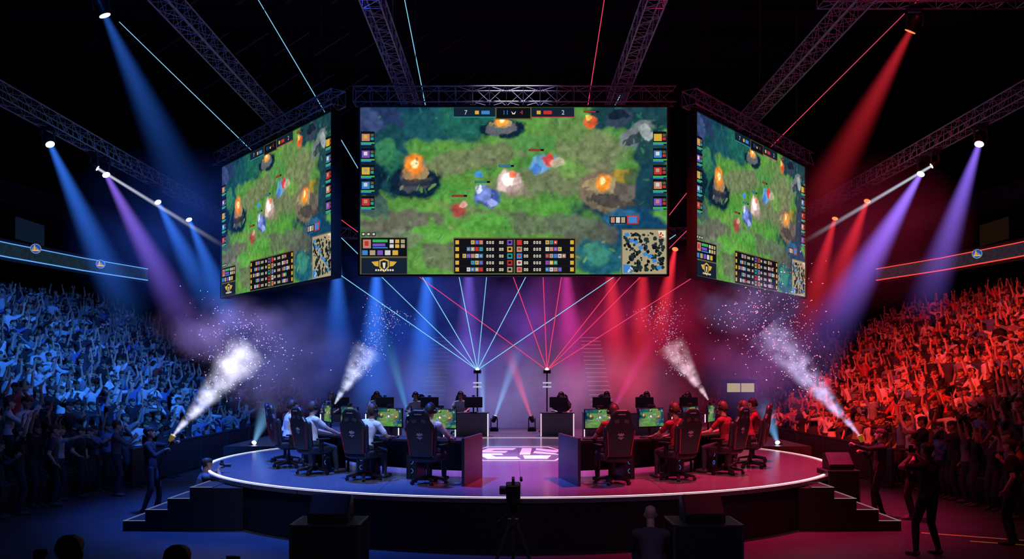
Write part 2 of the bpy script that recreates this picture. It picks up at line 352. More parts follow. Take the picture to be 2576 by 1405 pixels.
rz_ = lambda i: 0. if i == 0 else .1+.4*i
for sg in (-1, 1):
    t = MB()
    for i in range(1, NR+2): t.box((sg*(rx_(i)+.01), 28, rz_(i)/2), (.85, 36, rz_(i)))
    struct('seating_tier', t, TIERM)
t = MB()
for i in range(11): t.box((0, 42.5+i*.85, (.5+.45*i)/2), (34, .85, .5+.45*i))
struct('seating_tier', t, TIERM)
for x0, ns_ in ((-3.95, .08), (4.45, .25)):
    NOSE = em('step_nosing_light_%d' % (x0 > 0), (.4, .35, .9) if x0 < 0 else (.8, .35, .6), ns_)
    t = MB()
    for i in range(11):
        for h in range(2):
            zt = .5+.45*i+(h-1)*.225; t.box((x0, 42.5+i*.85-.425+h*.42-.2, zt-.02), (1.1, .4, .1)); t.box((x0, 42.5+i*.85-.425+h*.42-.41, zt+.035), (1.1, .02, .025), mat=1)
    struct('aisle_steps', t, [pm('aisle_step', (.12, .11, .15), .7), NOSE])
path = [(-25, 28), (-24.2, 35), (-23.4, 41), (-22.4, 46), (-21, 50.6), (-18, 55), (-12, 57.5), (0, 58.5), (12, 57.5), (18, 55), (21, 50.6), (22.4, 46), (23.4, 41), (24.2, 35), (25, 28)]
d = MB(); d.prism([(27, 28), (27, 61.8), (-27, 61.8), (-27, 28)]+path, XY, 8.15, 9.15); struct('upper_deck', d, TIERM)
d = MB(); pp = [(x*1.04, y+1.2) for x, y in path]; 
d.prism([(27, 29.2), (27, 61.8), (-27, 61.8), (-27, 29.2)]+pp, XY, 11.2, 12.2); struct('upper_deck', d, TIERM)
SUITE = em('dim_suite_light', (.35, .16, .08), .025); SUITB = em('dim_blue_sign', (.05, .12, .3), .07)
for k, (x, y, m_) in enumerate([(-25.8, 36, SUITE), (-25.4, 41, SUITE), (-25, 46, SUITB), (25.8, 36, SUITE), (25.4, 41, SUITE), (25, 46, SUITE)]):
    b = MB(); b.box((x, y, 10.3), (.1, 2.6, 1.1)); struct('window_%d' % (k+1), b, m_)
# ribbon boards
def ribbon(sg, label, ecol, embs):
    t = thing('ribbon_board', label, 'led board', (sg*22.4, 46, 8.3)); P = [(sg*24.15, 35), (sg*23.33, 41), (sg*22.33, 46), (sg*20.9, 50.6)]
    nb = MB(); lo = MB(); hi = MB()
    fine = []
    for a, b in zip(P, P[1:]):
        for k in range(8): fine.append((a[0]+(b[0]-a[0])*k/8, a[1]+(b[1]-a[1])*k/8))
    fine.append(P[-1])
    for a, b in zip(fine, fine[1:]):
        c = V(((a[0]+b[0])/2-sg*.06, (a[1]+b[1])/2, 8.62)); dx = V((b[0]-a[0], b[1]-a[1], 0)); L = dx.length; R = Matrix.Rotation(math.atan2(dx.y, dx.x), 3, 'Z')
        nb.box(c, (L+.005, .1, .6), R); lo.box(c+V((-sg*.03, 0, -.32)), (L+.005, .1, .04), R); hi.box(c+V((-sg*.03, 0, .32)), (L+.005, .1, .04), R)
    obj('display_panel', nb, pm('ribbon_panel'+str(sg), (.02, .05, .07) if sg < 0 else (.05, .04, .06), .5, var=.6, es=.35), t, True)
    for mb in (lo, hi): obj('edge_light', mb, em('ribbon_edge'+str(sg), ecol, 1.), t, True)
    for (px, Y) in embs:
        x = (px-CX)/F*Y; c = V((x, Y, 8.62)); e = MB(); n = V((-x, -Y, 0)).normalized(); s = n.cross(V((0, 0, 1)))
        fn = lambda a, b, dd: c+n*(.12+dd)+s*a*.82+V((0, 0, b*.82))
        circ = lambda r, k=20: [(r*math.cos(2*math.pi*i/k), r*math.sin(2*math.pi*i/k)) for i in range(k)]
        e.prism(circ(.27), fn, 0, .02, 2); e.prism(circ(.245), fn, .02, .03, 1)
        e.prism([(-.19, -.08), (.19, -.08), (.17, -.14), (-.17, -.14)], fn, .03, .035)
        e.prism([(.04, -.08), (.09, -.08), (.085, .19), (.045, .19)], fn, .03, .036)
        for i in range(7):
            x0 = -.2+i*.038; e.prism([(x0, -.08), (x0+.012, -.08), (x0+.012, -.06+.03*i), (x0, -.07+.03*i)], fn, .03, .036, 0)
        for i in range(3): x0 = .115+i*.03; e.prism([(x0, -.08), (x0+.01, -.08), (x0+.01, .1-.06*i), (x0, .11-.06*i)], fn, .03, .036, 0)
        tag(obj('emblem', e, [em('emblem_gold', s2l((240, 190, 50)), .9), em('emblem_blue', s2l((30, 80, 170)), .9), em('emblem_rim', s2l((200, 205, 220)), .6)], t, True), 'round blue and gold bridge emblem')
ribbon(-1, 'dark ribbon display edged in blue light above the blue-lit left crowd', (.12, .4, 1.), [(90, 40.5), (253, 46)])
ribbon(1, 'dark ribbon display edged in red light above the red-lit right crowd', (1., .08, .06), [(2458, 42.2)])

# ---------------------------------------------------------------- stage
SXC, SYC, SR, SZ = .16, 21., 7.1, .85
def pol(sg, a, r, z=0.): a = math.radians(a); return V((SXC+sg*r*math.cos(a), SYC-r*math.sin(a), z))
def circ(r, n=128): return [(SXC+r*math.cos(2*math.pi*i/n), SYC+r*math.sin(2*math.pi*i/n)) for i in range(n)]
def deckmat():
    m, nt = newmat('stage_deck'); N = nt.nodes.new; K = nt.links.new
    out = N('ShaderNodeOutputMaterial'); b = N('ShaderNodeBsdfPrincipled'); K(b.outputs[0], out.inputs[0])
    tc = N('ShaderNodeTexCoord'); br = N('ShaderNodeTexBrick'); K(tc.outputs['Object'], br.inputs['Vector'])
    br.offset = 0; br.inputs['Scale'].default_value = 1; br.inputs['Brick Width'].default_value = 2.4; br.inputs['Row Height'].default_value = 1.2; br.inputs['Mortar Size'].default_value = .006
    br.inputs['Color1'].default_value = (.15, .15, .17, 1); br.inputs['Color2'].default_value = (.17, .17, .19, 1); br.inputs['Mortar'].default_value = (.05, .05, .06, 1)
    K(br.outputs[0], b.inputs['Base Color']); b.inputs['Roughness'].default_value = .18
    return m
st = thing('round_stage', 'large round raised stage with black skirt and glowing white edge ring', 'stage', (SXC, SYC, 0))
obj('skirt', MB().prism(circ(SR-.04), XY, 0, SZ-.07), pm('stage_skirt', (.012, .012, .016), .6), st, True)
obj('deck', MB().prism(circ(SR), XY, SZ-.07, SZ), deckmat(), st, True)
e = MB(); a = circ(SR-.08); b = circ(SR-.15); n = len(a)
e.add([(x, y, SZ+.012) for x, y in a]+[(x, y, SZ+.012) for x, y in b], [(i, (i+1) % n, n+(i+1) % n, n+i) for i in range(n)])
obj('edge_light', e, em_grad('stage_edge_light', [(0, (.6, .72, 1.)), (1, (1., .55, .58)), (.5, (1., .82, .9))], 1.7, 7.), st, True)
e = MB(); fl = lambda a, b, dd: V((SXC+a*1.1, 22.2+b*2.6, SZ+.004+dd))
def strip(pts, wd=.05):   # thin painted line
    for (a0, b0), (a1, b1) in zip(pts, pts[1:]):
        dx, dy = a1-a0, b1-b0; L = math.hypot(dx, dy); nx, ny = -dy/L*wd, dx/L*wd; e.prism([(a0-nx, b0-ny), (a1-nx, b1-ny), (a1+nx, b1+ny), (a0+nx, b0+ny)], fl, 0, .003)
strip([(-1.15, .05), (-.75, .8), (.75, .8), (1.15, .05), (.75, -.75), (-.75, -.75), (-1.15, .05)], .022)
for poly in ([(-1.0, .1), (-.7, .62), (-.04, .62), (-.12, .4), (-.56, .4), (-.64, .26), (-.24, .26), (-.3, .06)], [(-.97, -.02), (-.66, -.6), (.04, -.6), (-.04, -.38), (-.5, -.38), (-.62, -.18), (-.34, -.18), (-.38, -.02)], [(.1, .62), (.34, .62), (.26, -.14), (.02, -.14)], [(.44, .62), (1.0, .3), (.86, .1), (.42, .36)], [(.38, .26), (.8, .02), (.94, -.16), (.34, .02)], [(.1, -.24), (.72, -.24), (.6, -.58), (.12, -.58)]):
    e.prism(poly, fl, 0, .004)
obj('floor_emblem', e, pm('emblem_white', (.75, .75, .82), .4, es=.22), st, True)
# back riser
arc = [(SXC+7.13*math.cos(math.radians(t)), SYC+7.13*math.sin(math.radians(t))) for t in range(150, 29, -4)]
r = MB(); r.prism([(-8, 33.5)]+[(-8, arc[0][1])]+arc+[(8.3, arc[-1][1]), (8.3, 33.5)], XY, 0, SZ-.005); struct('back_riser', r, pm('riser_deck', (.1, .1, .12), .45))
# tape lines on the floor
for k, (a, b) in enumerate([((7.25, 15.7), (8.9, 14.85)), ((7.7, 14.9), (9.6, 14.0))]):
    a, b = V((*a, .004)), V((*b, .004)); s_ = (b-a).normalized().cross(V((0, 0, 1)))*.03; m = MB(); m.add([a-s_, b-s_, b+s_, a+s_], [(0, 1, 2, 3)])
    tag(obj('floor_tape', m, pm('tape_orange', (.7, .3, .08), .6, es=.12)), 'thin orange tape line on the floor at lower right, %s the steps' % ('nearer' if k == 0 else 'farther from'), 'tape')

# ---------------------------------------------------------------- painted game picture
def vn(x, y, sc, seed):
    g = np.random.default_rng(seed).random((200, 200)); X = x/sc; Y = y/sc; xi = np.floor(X).astype(int); yi = np.floor(Y).astype(int); fx = X-xi; fy = Y-yi
    fx = fx*fx*(3-2*fx); fy = fy*fy*(3-2*fy); G = lambda i, j: g[i % 200, j % 200]
    return (G(xi, yi)*(1-fx)+G(xi+1, yi)*fx)*(1-fy)+(G(xi, yi+1)*(1-fx)+G(xi+1, yi+1)*fx)*fy
def fbm(x, y, sc, seed): return sum(vn(x, y, sc/2**k, seed+k)*.5**k for k in range(4))/1.875
GW, GH = 386, 211
gx, gy = np.meshgrid(np.linspace(907, 1677, GW), np.linspace(270, 690, GH))
def L3(c): return np.array(s2l(c))
img = np.empty((GH, GW, 3)); q = fbm(gx, gy, 60, 3)[..., None]
img[:] = L3((56, 112, 58))*(1-q)+L3((100, 154, 62))*q
bseed = [50]
def blob(cx, cy, rx, ry, col, a=1., soft=.35, rot=0., rag=.5):
    global img
    bseed[0] += 7; c, s = math.cos(math.radians(rot)), math.sin(math.radians(rot)); dx, dy = gx-cx, gy-cy
    u = (dx*c+dy*s)/rx; v = (-dx*s+dy*c)/ry; dd = np.sqrt(u*u+v*v)+rag*(fbm(gx, gy, max(8, min(rx, ry)*.9), bseed[0])-.5)*2
    m = np.clip((1+soft/2-dd)/soft, 0, 1); m = (m*m*(3-2*m)*a)[..., None]; img = img*(1-m)+L3(col)*m
BR = (112, 108, 88); BR2 = (96, 92, 84); TE = (16, 54, 74); DT = (10, 32, 50)
for b in [(1180, 400, 190, 30, BR, .7, .5, -14), (1400, 455, 180, 36, BR, .7, .5, -6), (1480, 370, 100, 46, BR, .7, .5, 20), (1000, 560, 110, 28, BR2, .9, .5, -8), (1180, 540, 80, 22, BR, .6, .5, 20), (1330, 560, 110, 26, BR2, .65, .5, 10), (1430, 320, 60, 40, (94, 126, 70), .8, .5, 0), (1120, 640, 60, 40, BR2, .7), (930, 660, 60, 50, BR2, .7),
          (1340, 360, 60, 26, (70, 132, 64), .8), (1230, 560, 60, 26, (76, 152, 58), .8), (1080, 590, 70, 22, (84, 152, 60), .8), (1390, 530, 50, 20, (80, 148, 58), .7), (1120, 480, 60, 20, (72, 142, 60), .8), (1440, 430, 40, 16, (100, 146, 66), .6),
          (1010, 288, 220, 54, TE, 1), (1110, 318, 105, 40, (24, 74, 82), 1), (1180, 300, 80, 46, (28, 88, 78), 1), (945, 318, 60, 50, (34, 50, 86), 1), (925, 300, 40, 30, (54, 70, 112), .9, .4, 30), (975, 400, 50, 84, (22, 66, 74), 1), (930, 440, 38, 94, DT, 1), (968, 385, 26, 40, (50, 114, 76), .9), (1000, 420, 26, 40, (38, 98, 74), .9), (940, 520, 40, 26, (60, 82, 80), .9),
          (1045, 455, 62, 46, DT, 1), (1043, 452, 46, 34, (62, 66, 76), 1, .2), (1043, 435, 36, 22, (140, 118, 84), 1, .2), (1043, 460, 44, 10, (38, 42, 54), .9, .2), (1043, 415, 22, 26, (255, 140, 40), .95, .8), (1043, 413, 9, 12, (255, 236, 170), 1, .6),
          (1262, 322, 56, 26, DT, 1), (1262, 322, 38, 18, (84, 86, 92), 1, .2), (1262, 312, 26, 10, (150, 130, 92), 1, .2), (1262, 303, 15, 14, (255, 150, 40), .95, .8), (1262, 302, 6, 7, (255, 236, 170), 1, .6),
          (1600, 290, 115, 44, (24, 60, 68), 1), (1556, 296, 36, 24, (44, 58, 74), 1, .2), (1556, 288, 24, 13, (20, 34, 50), 1, .2), (1610, 340, 44, 30, (104, 112, 116), 1, .2, -30), (1596, 350, 34, 12, (52, 60, 70), 1, .2, -30), (1640, 370, 44, 64, (28, 64, 68), 1), (1625, 330, 14, 22, (150, 158, 158), .9, .2, -30),
          (1570, 500, 114, 66, (32, 56, 68), 1), (1525, 480, 60, 46, (112, 100, 82), 1, .2), (1520, 466, 44, 20, (150, 132, 98), 1, .2), (1535, 505, 56, 16, (70, 64, 62), 1, .2, 10), (1570, 478, 26, 30, (92, 86, 80), 1, .2), (1560, 440, 24, 20, (150, 128, 44), .9), (1590, 450, 18, 24, (70, 92, 56), .9), (1516, 456, 18, 20, (255, 150, 40), .95, .8), (1516, 454, 7, 9, (255, 236, 170), 1, .6),
          (1640, 470, 40, 64, (22, 56, 72), 1), (1610, 580, 96, 54, (18, 62, 94), 1), (1480, 590, 60, 40, (80, 82, 78), .9), (1430, 560, 60, 26, (90, 104, 84), .8), (1510, 650, 66, 48, (28, 84, 100), 1), (1500, 640, 36, 26, (58, 128, 108), .8, .5, 30), (1560, 545, 50, 18, (40, 90, 126), .9), (1010, 600, 50, 22, (112, 118, 102), .7),
          (1228, 498, 30, 26, (52, 66, 150), .9), (1214, 486, 20, 22, (120, 140, 214), .95), (1206, 478, 9, 11, (226, 232, 255), .95), (1240, 510, 12, 10, (150, 160, 220), .9), (1280, 458, 30, 30, (226, 190, 190), .8), (1278, 450, 15, 18, (255, 246, 236), 1), (1290, 440, 9, 9, (255, 120, 70), .9), (1300, 478, 26, 16, (150, 130, 120), .6), (1362, 412, 36, 20, (96, 150, 196), .9, .4, -20), (1380, 402, 16, 14, (196, 62, 58), .95), (1348, 426, 12, 12, (60, 110, 190), .9), (1400, 410, 20, 12, (190, 170, 150), .7), (1155, 528, 20, 16, (160, 66, 62), .95), (1166, 514, 10, 8, (222, 160, 150), .9), (1486, 306, 16, 16, (206, 84, 44), .95), (1480, 296, 8, 8, (250, 190, 90), .9), (1205, 438, 10, 9, (64, 140, 206), .95)]:
    blob(*b)
for i in range(170):   # leaf and stone flecks
    rr = random.random; cx, cy = 907+770*rr(), 270+420*rr(); edge = min(cx-907, 1677-cx, (cy-270)*1.3)
    blob(cx, cy, 3+8*rr(), 1.5+2.2*rr(), random.choice([(40, 104, 80), (60, 122, 90), (26, 66, 80)]) if edge < 100 else random.choice([(136, 130, 108), (80, 78, 74), (90, 146, 64), (110, 146, 70), (58, 84, 60)]), .65, .4, 180*rr())
img *= (.42+.95*fbm(gx, gy, 11, 77))[..., None]
PXS = 8.32/770
def picmesh():
    vx = (gx-1292)*PXS; vz = (480-gy)*PXS; n = GW*GH
    vs = np.stack([vx, np.zeros_like(vx), vz], -1).reshape(-1, 3)
    i = np.arange(GH-1)[:, None]*GW+np.arange(GW-1)[None, :]; fs = np.stack([i+GW, i+GW+1, i+1, i], -1).reshape(-1, 4)
    me = bpy.data.meshes.new('picture'); me.from_pydata(vs.tolist(), [], fs.tolist())
    ca = me.color_attributes.new('col', 'FLOAT_COLOR', 'POINT'); ca.data.foreach_set('color', np.concatenate([img.reshape(-1, 3), np.ones((n, 1))], 1).ravel().astype(np.float32))
    return me
def attr_em(name, st):
    m, nt = newmat(name); N = nt.nodes.new; o = N('ShaderNodeOutputMaterial'); e = N('ShaderNodeEmission'); a = N('ShaderNodeAttribute'); a.attribute_name = 'col'
    nt.links.new(a.outputs['Color'], e.inputs[0]); e.inputs[1].default_value = st; nt.links.new(e.outputs[0], o.inputs[0]); m.cycles.emission_sampling = 'NONE'; return m
PIC = picmesh(); PIC.materials.append(attr_em('game_picture', 1.35))
UI = {k: em('ui_'+k, s2l(c), 1.) for k, c in dict(dark=(12, 18, 24), bord=(96, 88, 62), teal=(40, 150, 150), red=(190, 50, 50), white=(205, 205, 205), gold=(215, 170, 60), green=(60, 170, 90), purple=(120, 80, 190), sky=(60, 130, 200), tan=(168, 156, 124), skin=(190, 130, 110), navy=(20, 34, 52), black=(18, 18, 22), cream=(226, 216, 190), moss=(30, 48, 50)).items()}
UK = list(UI); UM = list(UI.values()); ui = {k: i for i, k in enumerate(UK)}
def rect(mb, x0, y0, x1, y1, col, d=0.):   # screen pixel rectangle of the centre screen
    f = lambda a, b: ((a-1292)*PXS, -.012-d, (480-b)*PXS)
    mb.add([f(x0, y1), f(x1, y1), f(x1, y0), f(x0, y0)], [(0, 1, 2, 3)], ui[col])
def polyr(mb, pts, col, d=0.): mb.add([((a-1292)*PXS, -.012-d, (480-b)*PXS) for a, b in pts], [tuple(range(len(pts)))[::-1]], ui[col])
def make_screen():
    t = bpy.data.objects.new('led_screen', None); C.objects.link(t)
    p = bpy.data.objects.new('game_picture', PIC); C.objects.link(p); p.parent = t
    h = MB(); h.box((0, .14, 0), (8.4, .24, 4.62)); obj('housing', h, MATTE, t, bevel=.02)
    fr = MB()
    for s in (-1, 1): fr.box((s*4.19, .0, 0), (.05, .1, 4.62)); fr.box((0, .0, s*2.29), (8.4, .1, .05))
    obj('frame', fr, BLACK, t)
    for s in (-3.6, -1.2, 1.2, 3.6): h = MB(); h.cyl((s, .14, 2.3), (s, .14, 2.68), .03); obj('hanger', h, STEEL, t)
    m = MB(); rect(m, 1142, 271, 1444, 296, 'navy'); rect(m, 1246, 271, 1337, 301, 'bord', .001); rect(m, 1249, 272, 1334, 298, 'dark', .002)
    for x, c in ((1200, 'gold'), (1216, 'sky'), (1355, 'gold'), (1372, 'red')): rect(m, x-5, 279, x+(16 if c in ('sky', 'red') else 5), 288, c, .003)
    rect(m, 1142, 294, 1246, 296, 'teal', .003); rect(m, 1337, 294, 1444, 296, 'red', .003); polyr(m, [(1286, 280), (1292, 286), (1298, 280), (1295, 288), (1289, 288)], 'cream', .003)
    sb = obj('score_bar', m, UM, t)
    for body, x, c in (('1', 1268, 'sky'), ('1', 1276, 'sky'), ('4', 1312, 'red'), ('7', 1172, 'white'), ('2', 1416, 'white')): textmesh(body, .17, UI[c], 'score_digit', sb, ((x-1292)*PXS, -.018, (480-284)*PXS), (math.pi/2, 0, 0))
    for x0, c in ((909, 'teal'), (1642, 'red')):
        m = MB()
        for k in range(5):
            y = 331+k*42 if k < 3 else 331+k*42-6
            rect(m, x0, y, x0+34, y+34, 'dark'); rect(m, x0+2, y+6, x0+22, y+24, ('skin', 'purple', 'gold', 'sky', 'red')[(k+(c == 'red')*2) % 5], .001); rect(m, x0+7, y+9, x0+16, y+18, ('gold', 'cream', 'tan', 'white', 'skin')[k], .002); rect(m, x0+24, y+6, x0+32, y+13, 'bord', .001); rect(m, x0+24, y+15, x0+32, y+22, c, .001); rect(m, x0, y+27, x0+34, y+31, 'green', .001); rect(m, x0, y+31, x0+26, y+34, 'sky', .001)
        obj('portrait_column', m, UM, t)
    m = MB(); rect(m, 908, 596, 1026, 690, 'bord'); rect(m, 910, 598, 1024, 644, 'dark', .001); rect(m, 910, 648, 1024, 688, 'navy', .001); rect(m, 914, 602, 934, 624, 'skin', .002); rect(m, 918, 606, 928, 618, 'red', .003)
    rect(m, 938, 602, 976, 609, 'green', .002); rect(m, 938, 612, 970, 619, 'purple', .002); rect(m, 938, 621, 976, 624, 'sky', .002)
    for k in range(5): rect(m, 912+k*19, 629, 926+k*19, 641, ('sky', 'tan', 'purple', 'white', 'gold')[k], .002)
    for k in range(6): rect(m, 981+(k % 3)*14, 602+(k//3)*12, 991+(k % 3)*14, 611+(k//3)*12, ('white', 'gold', 'tan')[k % 3], .002)
    polyr(m, [(955, 654), (967, 650), (979, 654), (979, 672), (967, 684), (955, 672)], 'gold', .002); polyr(m, [(958, 657), (967, 654), (976, 657), (976, 670), (967, 680), (958, 670)], 'navy', .003); polyr(m, [(963, 660), (971, 660), (969, 674), (965, 674)], 'cream', .004)
    polyr(m, [(935, 658), (953, 656), (953, 670), (944, 668)], 'gold', .002); polyr(m, [(999, 658), (981, 656), (981, 670), (990, 668)], 'gold', .002)
    for k in range(8): rect(m, 945+k*6, 676.5, 949+k*6, 681, 'cream', .005)
    for k in range(3): rect(m, 910+k*13, 584, 920+k*13, 593, 'dark'); rect(m, 912+k*13, 586, 918+k*13, 591, 'white', .001)
    obj('status_panel', m, UM, t)
    m = MB(); rect(m, 1141, 597, 1448, 688, 'bord'); rect(m, 1143, 600, 1446, 687, 'black', .001); cols = ['skin', 'purple', 'gold', 'teal', 'red', 'tan', 'sky', 'white']
    rect(m, 1292, 602, 1296, 686, 'bord', .002)
    for k in range(5):
        y = 602+k*17; rect(m, 1143, y+15.6, 1446, y+16.3, 'navy', .002); rect(m, 1146, y+2, 1155, y+12, 'gold', .002); rect(m, 1434, y+2, 1443, y+12, 'gold', .002)
        for j in range(3+(k % 3)):
            c = cols[(k*3+j) % 8]; rect(m, 1206-j*10.5, y+2, 1215-j*10.5, y+12, c, .002); rect(m, 1208-j*10.5, y+5, 1212-j*10.5, y+9, cols[(k+j*3) % 8], .003); c = cols[(k*5+j+2) % 8]; rect(m, 1372+j*10.5, y+2, 1381+j*10.5, y+12, c, .002); rect(m, 1374+j*10.5, y+5, 1378+j*10.5, y+9, cols[(k+j*3+1) % 8], .003)
        for x in (1224, 1231, 1238, 1256, 1262, 1318, 1324, 1342, 1349, 1356): rect(m, x, y+4, x+4.4, y+11, 'cream', .002); rect(m, x+1.4, y+5.5, x+3, y+9.5, 'black', .003)
        rect(m, 1276, y+1, 1289, y+14, cols[(k+1) % 8], .002); rect(m, 1300, y+1, 1313, y+14, cols[(k+4) % 8], .002); rect(m, 1279, y+4, 1286, y+10, 'dark', .003); rect(m, 1303, y+4, 1310, y+10, 'red', .003)
    obj('statistics_table', m, UM, t)
    m = MB(); rect(m, 1562, 575, 1677, 690, 'bord'); rect(m, 1565, 578, 1675, 688, 'tan', .001)
    R = random.Random(3)
    for k in range(190):
        x, y = 1570+R.random()*100, 583+R.random()*100
        if abs((x-1620)-(y-633)) < 7 or abs((x-1620)+(y-633)) < 6: continue
        a = 2+R.random()*4; pts = [(x+a*math.cos(i*1.05)*(.7+.6*R.random()), y+a*math.sin(i*1.05)*(.7+.6*R.random())) for i in range(6)]; polyr(m, [(min(max(p, 1567), 1673), min(max(q_, 580), 686)) for p, q_ in pts], ('black', 'moss', 'moss')[k % 3], .002+k*.00001)
    for k in range(8): x = 1576+k*11.5; y = 590+k*11.2+4*math.sin(k*2); polyr(m, [(x-7, y-2), (x+3, y-6), (x+8, y+2), (x-2, y+6)], 'sky', .0045)
    polyr(m, [(1567, 664), (1586, 667), (1590, 686), (1567, 686)], 'sky', .0046); polyr(m, [(1654, 580), (1673, 580), (1673, 598), (1659, 595)], 'cream', .0046)
    for k in range(6): x, y = 1574+R.random()*14, 668+R.random()*14; rect(m, x, y, x+4, y+4, 'white', .005); x, y = 1656+R.random()*12, 582+R.random()*12; rect(m, x, y, x+4, y+4, 'red', .005)
    obj('minimap', m, UM, t)
    for x, y, c in ((1195, 455, 'teal'), (1255, 415, 'sky'), (1330, 375, 'red'), (1137, 490, 'red'), (1468, 279, 'red')): m = MB(); rect(m, x, y, x+38, y+5, 'black'); rect(m, x+1, y+1, x+30, y+4, c, .001); obj('health_bar', m, UM, t)
    m = MB(); rect(m, 1533, 544, 1576, 562, 'dark'); rect(m, 1576, 541, 1606, 563, 'red'); rect(m, 1580, 544, 1601, 560, 'sky', .001)
    for k in range(3): rect(m, 1536+k*13, 546, 1546+k*13, 560, ('skin', 'white', 'tan')[k], .001)
    obj('item_strip', m, UM, t)
    return t
scr = make_screen(); tag(scr, 'wide centre game screen hanging square-on above the round stage', 'screen'); scr.location = at(1292, 480, 24.05)
s2 = copy_tree(scr); s3 = copy_tree(scr)
def aim(s, a, b, label):   # inner/outer bottom ends
    c = (a+b)/2; dx = b-a; s.location = (c.x, c.y, scr.location.z); s.rotation_euler = (0, 0, math.atan2(dx.y, dx.x)); tag(s, label, 'screen')
aim(s2, V((-10.1, 30.9, 0)), V((-4.95, 24.4, 0)), 'angled game screen hanging on the blue-lit left side')
aim(s3, V((5.06, 24.4, 0)), V((10.2, 30.9, 0)), 'angled game screen hanging on the red-lit right side')

# ---------------------------------------------------------------- trusses
def truss(p0, p1, label, size=.42, group=None, cab=True):
    p0, p1 = V(p0), V(p1); mid = (p0+p1)/2; t = thing('lighting_truss', label, 'truss', mid, 0, group); d, s, u = frame(p1-p0); h = size/2; L = (p1-p0).length; off = [(-1, -1), (1, -1), (1, 1), (-1, 1)]
    for a, b in off: obj('chord', MB().cyl(p0+s*a*h+u*b*h, p1+s*a*h+u*b*h, .021, n=8), ALU, t, True, smooth=True)
    m = MB(); n = max(2, int(L/(size*1.05)))
    for k in range(n):
        for i in range(4):
            (a, b), (a2, b2) = off[i], off[(i+1) % 4]
            if k % 2: (a, b), (a2, b2) = (a2, b2), (a, b)
            m.cyl(p0+d*L*k/n+s*a*h+u*b*h, p0+d*L*(k+1)/n+s*a2*h+u*b2*h, .0095, n=5)
            m.cyl(p0+d*L*k/n+s*a*h+u*b*h, p0+d*L*k/n+s*a2*h+u*b2*h, .0095, n=5)
    obj('bracing', m, ALU, t, True)
    if cab:
        for f in (.12, .88): q = p0.lerp(p1, f); obj('hanging_cable', MB().cyl(q+V((0, 0, h)), (q.x, q.y, 20.), .01, n=5), STEEL, t, True)
    return t
TZ = 9.97
truss((-13, 16.5, TZ), (-13, 40, TZ), 'long lighting truss running above the blue-lit left crowd')
truss((13, 16.5, TZ), (13, 40, TZ), 'long lighting truss running above the red-lit right crowd')
truss((-4.3, 24.2, 10.42), (4.45, 24.2, 10.42), 'horizontal truss directly above the wide centre screen')
truss((-4.75, 24.3, 10.42), (-10.35, 31.3, 10.42), 'slanted truss carrying the left angled screen')
truss((4.85, 24.3, 10.42), (10.45, 31.3, 10.42), 'slanted truss carrying the right angled screen')
truss((-7.5, 14, 10.95), (-7.5, 28.6, 10.95), 'blue-lit overhead truss running toward the left angled screen')
truss((7.5, 14, 10.95), (7.5, 28.6, 10.95), 'red-lit overhead truss running toward the right angled screen')
truss((-3.05, 14, 11.0), (-3.05, 30, 11.0), 'overhead truss crossing above the left half of the centre screen')
truss((3.1, 14, 11.0), (3.1, 30, 11.0), 'overhead truss crossing above the right half of the centre screen')
truss((-9.2, 38, 8.93), (9.2, 38, 8.93), 'rear horizontal truss seen through the gaps between the screens')
truss((-13, 21, 12.15), (-7.3, 21, 12.15), 'short cross truss holding the broad blue beam light, upper left')
truss((7.3, 21, 11.78), (13, 21, 11.78), 'short cross truss holding the broad red beam light, upper right')

# ---------------------------------------------------------------- stage lights; each beam is a glowing volume cone, not cast light
BC = dict(blue=(.04, .2, 1.), sky=(.2, .55, 1.), violet=(.3, .16, 1.), white=(.75, .8, 1.), red=(1., .03, .05), orange=(1., .12, .03), magenta=(.9, .05, .45), cyan=(.1, .75, 1.))
WARM = ('red', 'orange', 'magenta')
LENS = {k: em('lens_'+k, (1., .2, .06) if k in WARM else tuple(.5+.5*x for x in c), 1.6 if k in WARM else 8) for k, c in BC.items()}
nb = [0]
def stage_light(pos, tgt, col, label, S=.3, r0=.1, k=.07, L=None, p=1.3, floor=False, lens=None, group=None, hs=1.):
    pos = V(pos); tgt = V(tgt); d = (tgt-pos).normalized(); L = L or (tgt-pos).length; t = thing('stage_light', label, 'stage light', pos-V((0, 0, .42 if floor else 0)), 0, group)
    sz = -1 if floor else 1
    obj('base', MB().box(pos+V((0, 0, sz*.36)), (.3, .26, .12)), BLACK, t, True, bevel=.015)
    y = MB()
    for q in (-1, 1): y.box(pos+V((q*.19*hs, 0, sz*.14)), (.035, .1, .36))
    y.box(pos+V((0, 0, sz*.3)), (.41*hs, .1, .04)); obj('yoke', y, BLACK, t, True, bevel=.01)
    h = MB(); h.loft([h.ring(pos+d*a*hs, *frame(d)[1:], r*hs, r*hs, 18) for a, r in ((-.2, .07), (-.17, .11), (-.05, .13), (.1, .14), (.18, .155))]); ho = obj('head', h, BLACK, t, True, smooth=True)
    l = MB(); l.cyl(pos+d*.18*hs, pos+d*(.18*hs+.01), .13*hs, n=20); l.v = [q-t.location for q in l.v]; obj('lens', l, LENS[lens or col], ho)
    nb[0] += 1; b = MB(); n = 20; b.loft([[V((math.cos(2*math.pi*i/n)*(r0+k*z), math.sin(2*math.pi*i/n)*(r0+k*z), z)) for i in range(n)] for z in (0, L)])
    bo = obj('beam', b, beam_mat('beam_%d' % nb[0], BC[col], S, r0, k, L, p), t); bo.location = pos+d*.2*hs-V(t.location); bo.rotation_mode = 'QUATERNION'; bo.rotation_quaternion = d.to_track_quat('Z', 'Y'); bo['label'] = col+' light beam'  # painted beam; the fixture itself holds no lamp
    return t
def ly(px): return 28990/abs(CX-px)
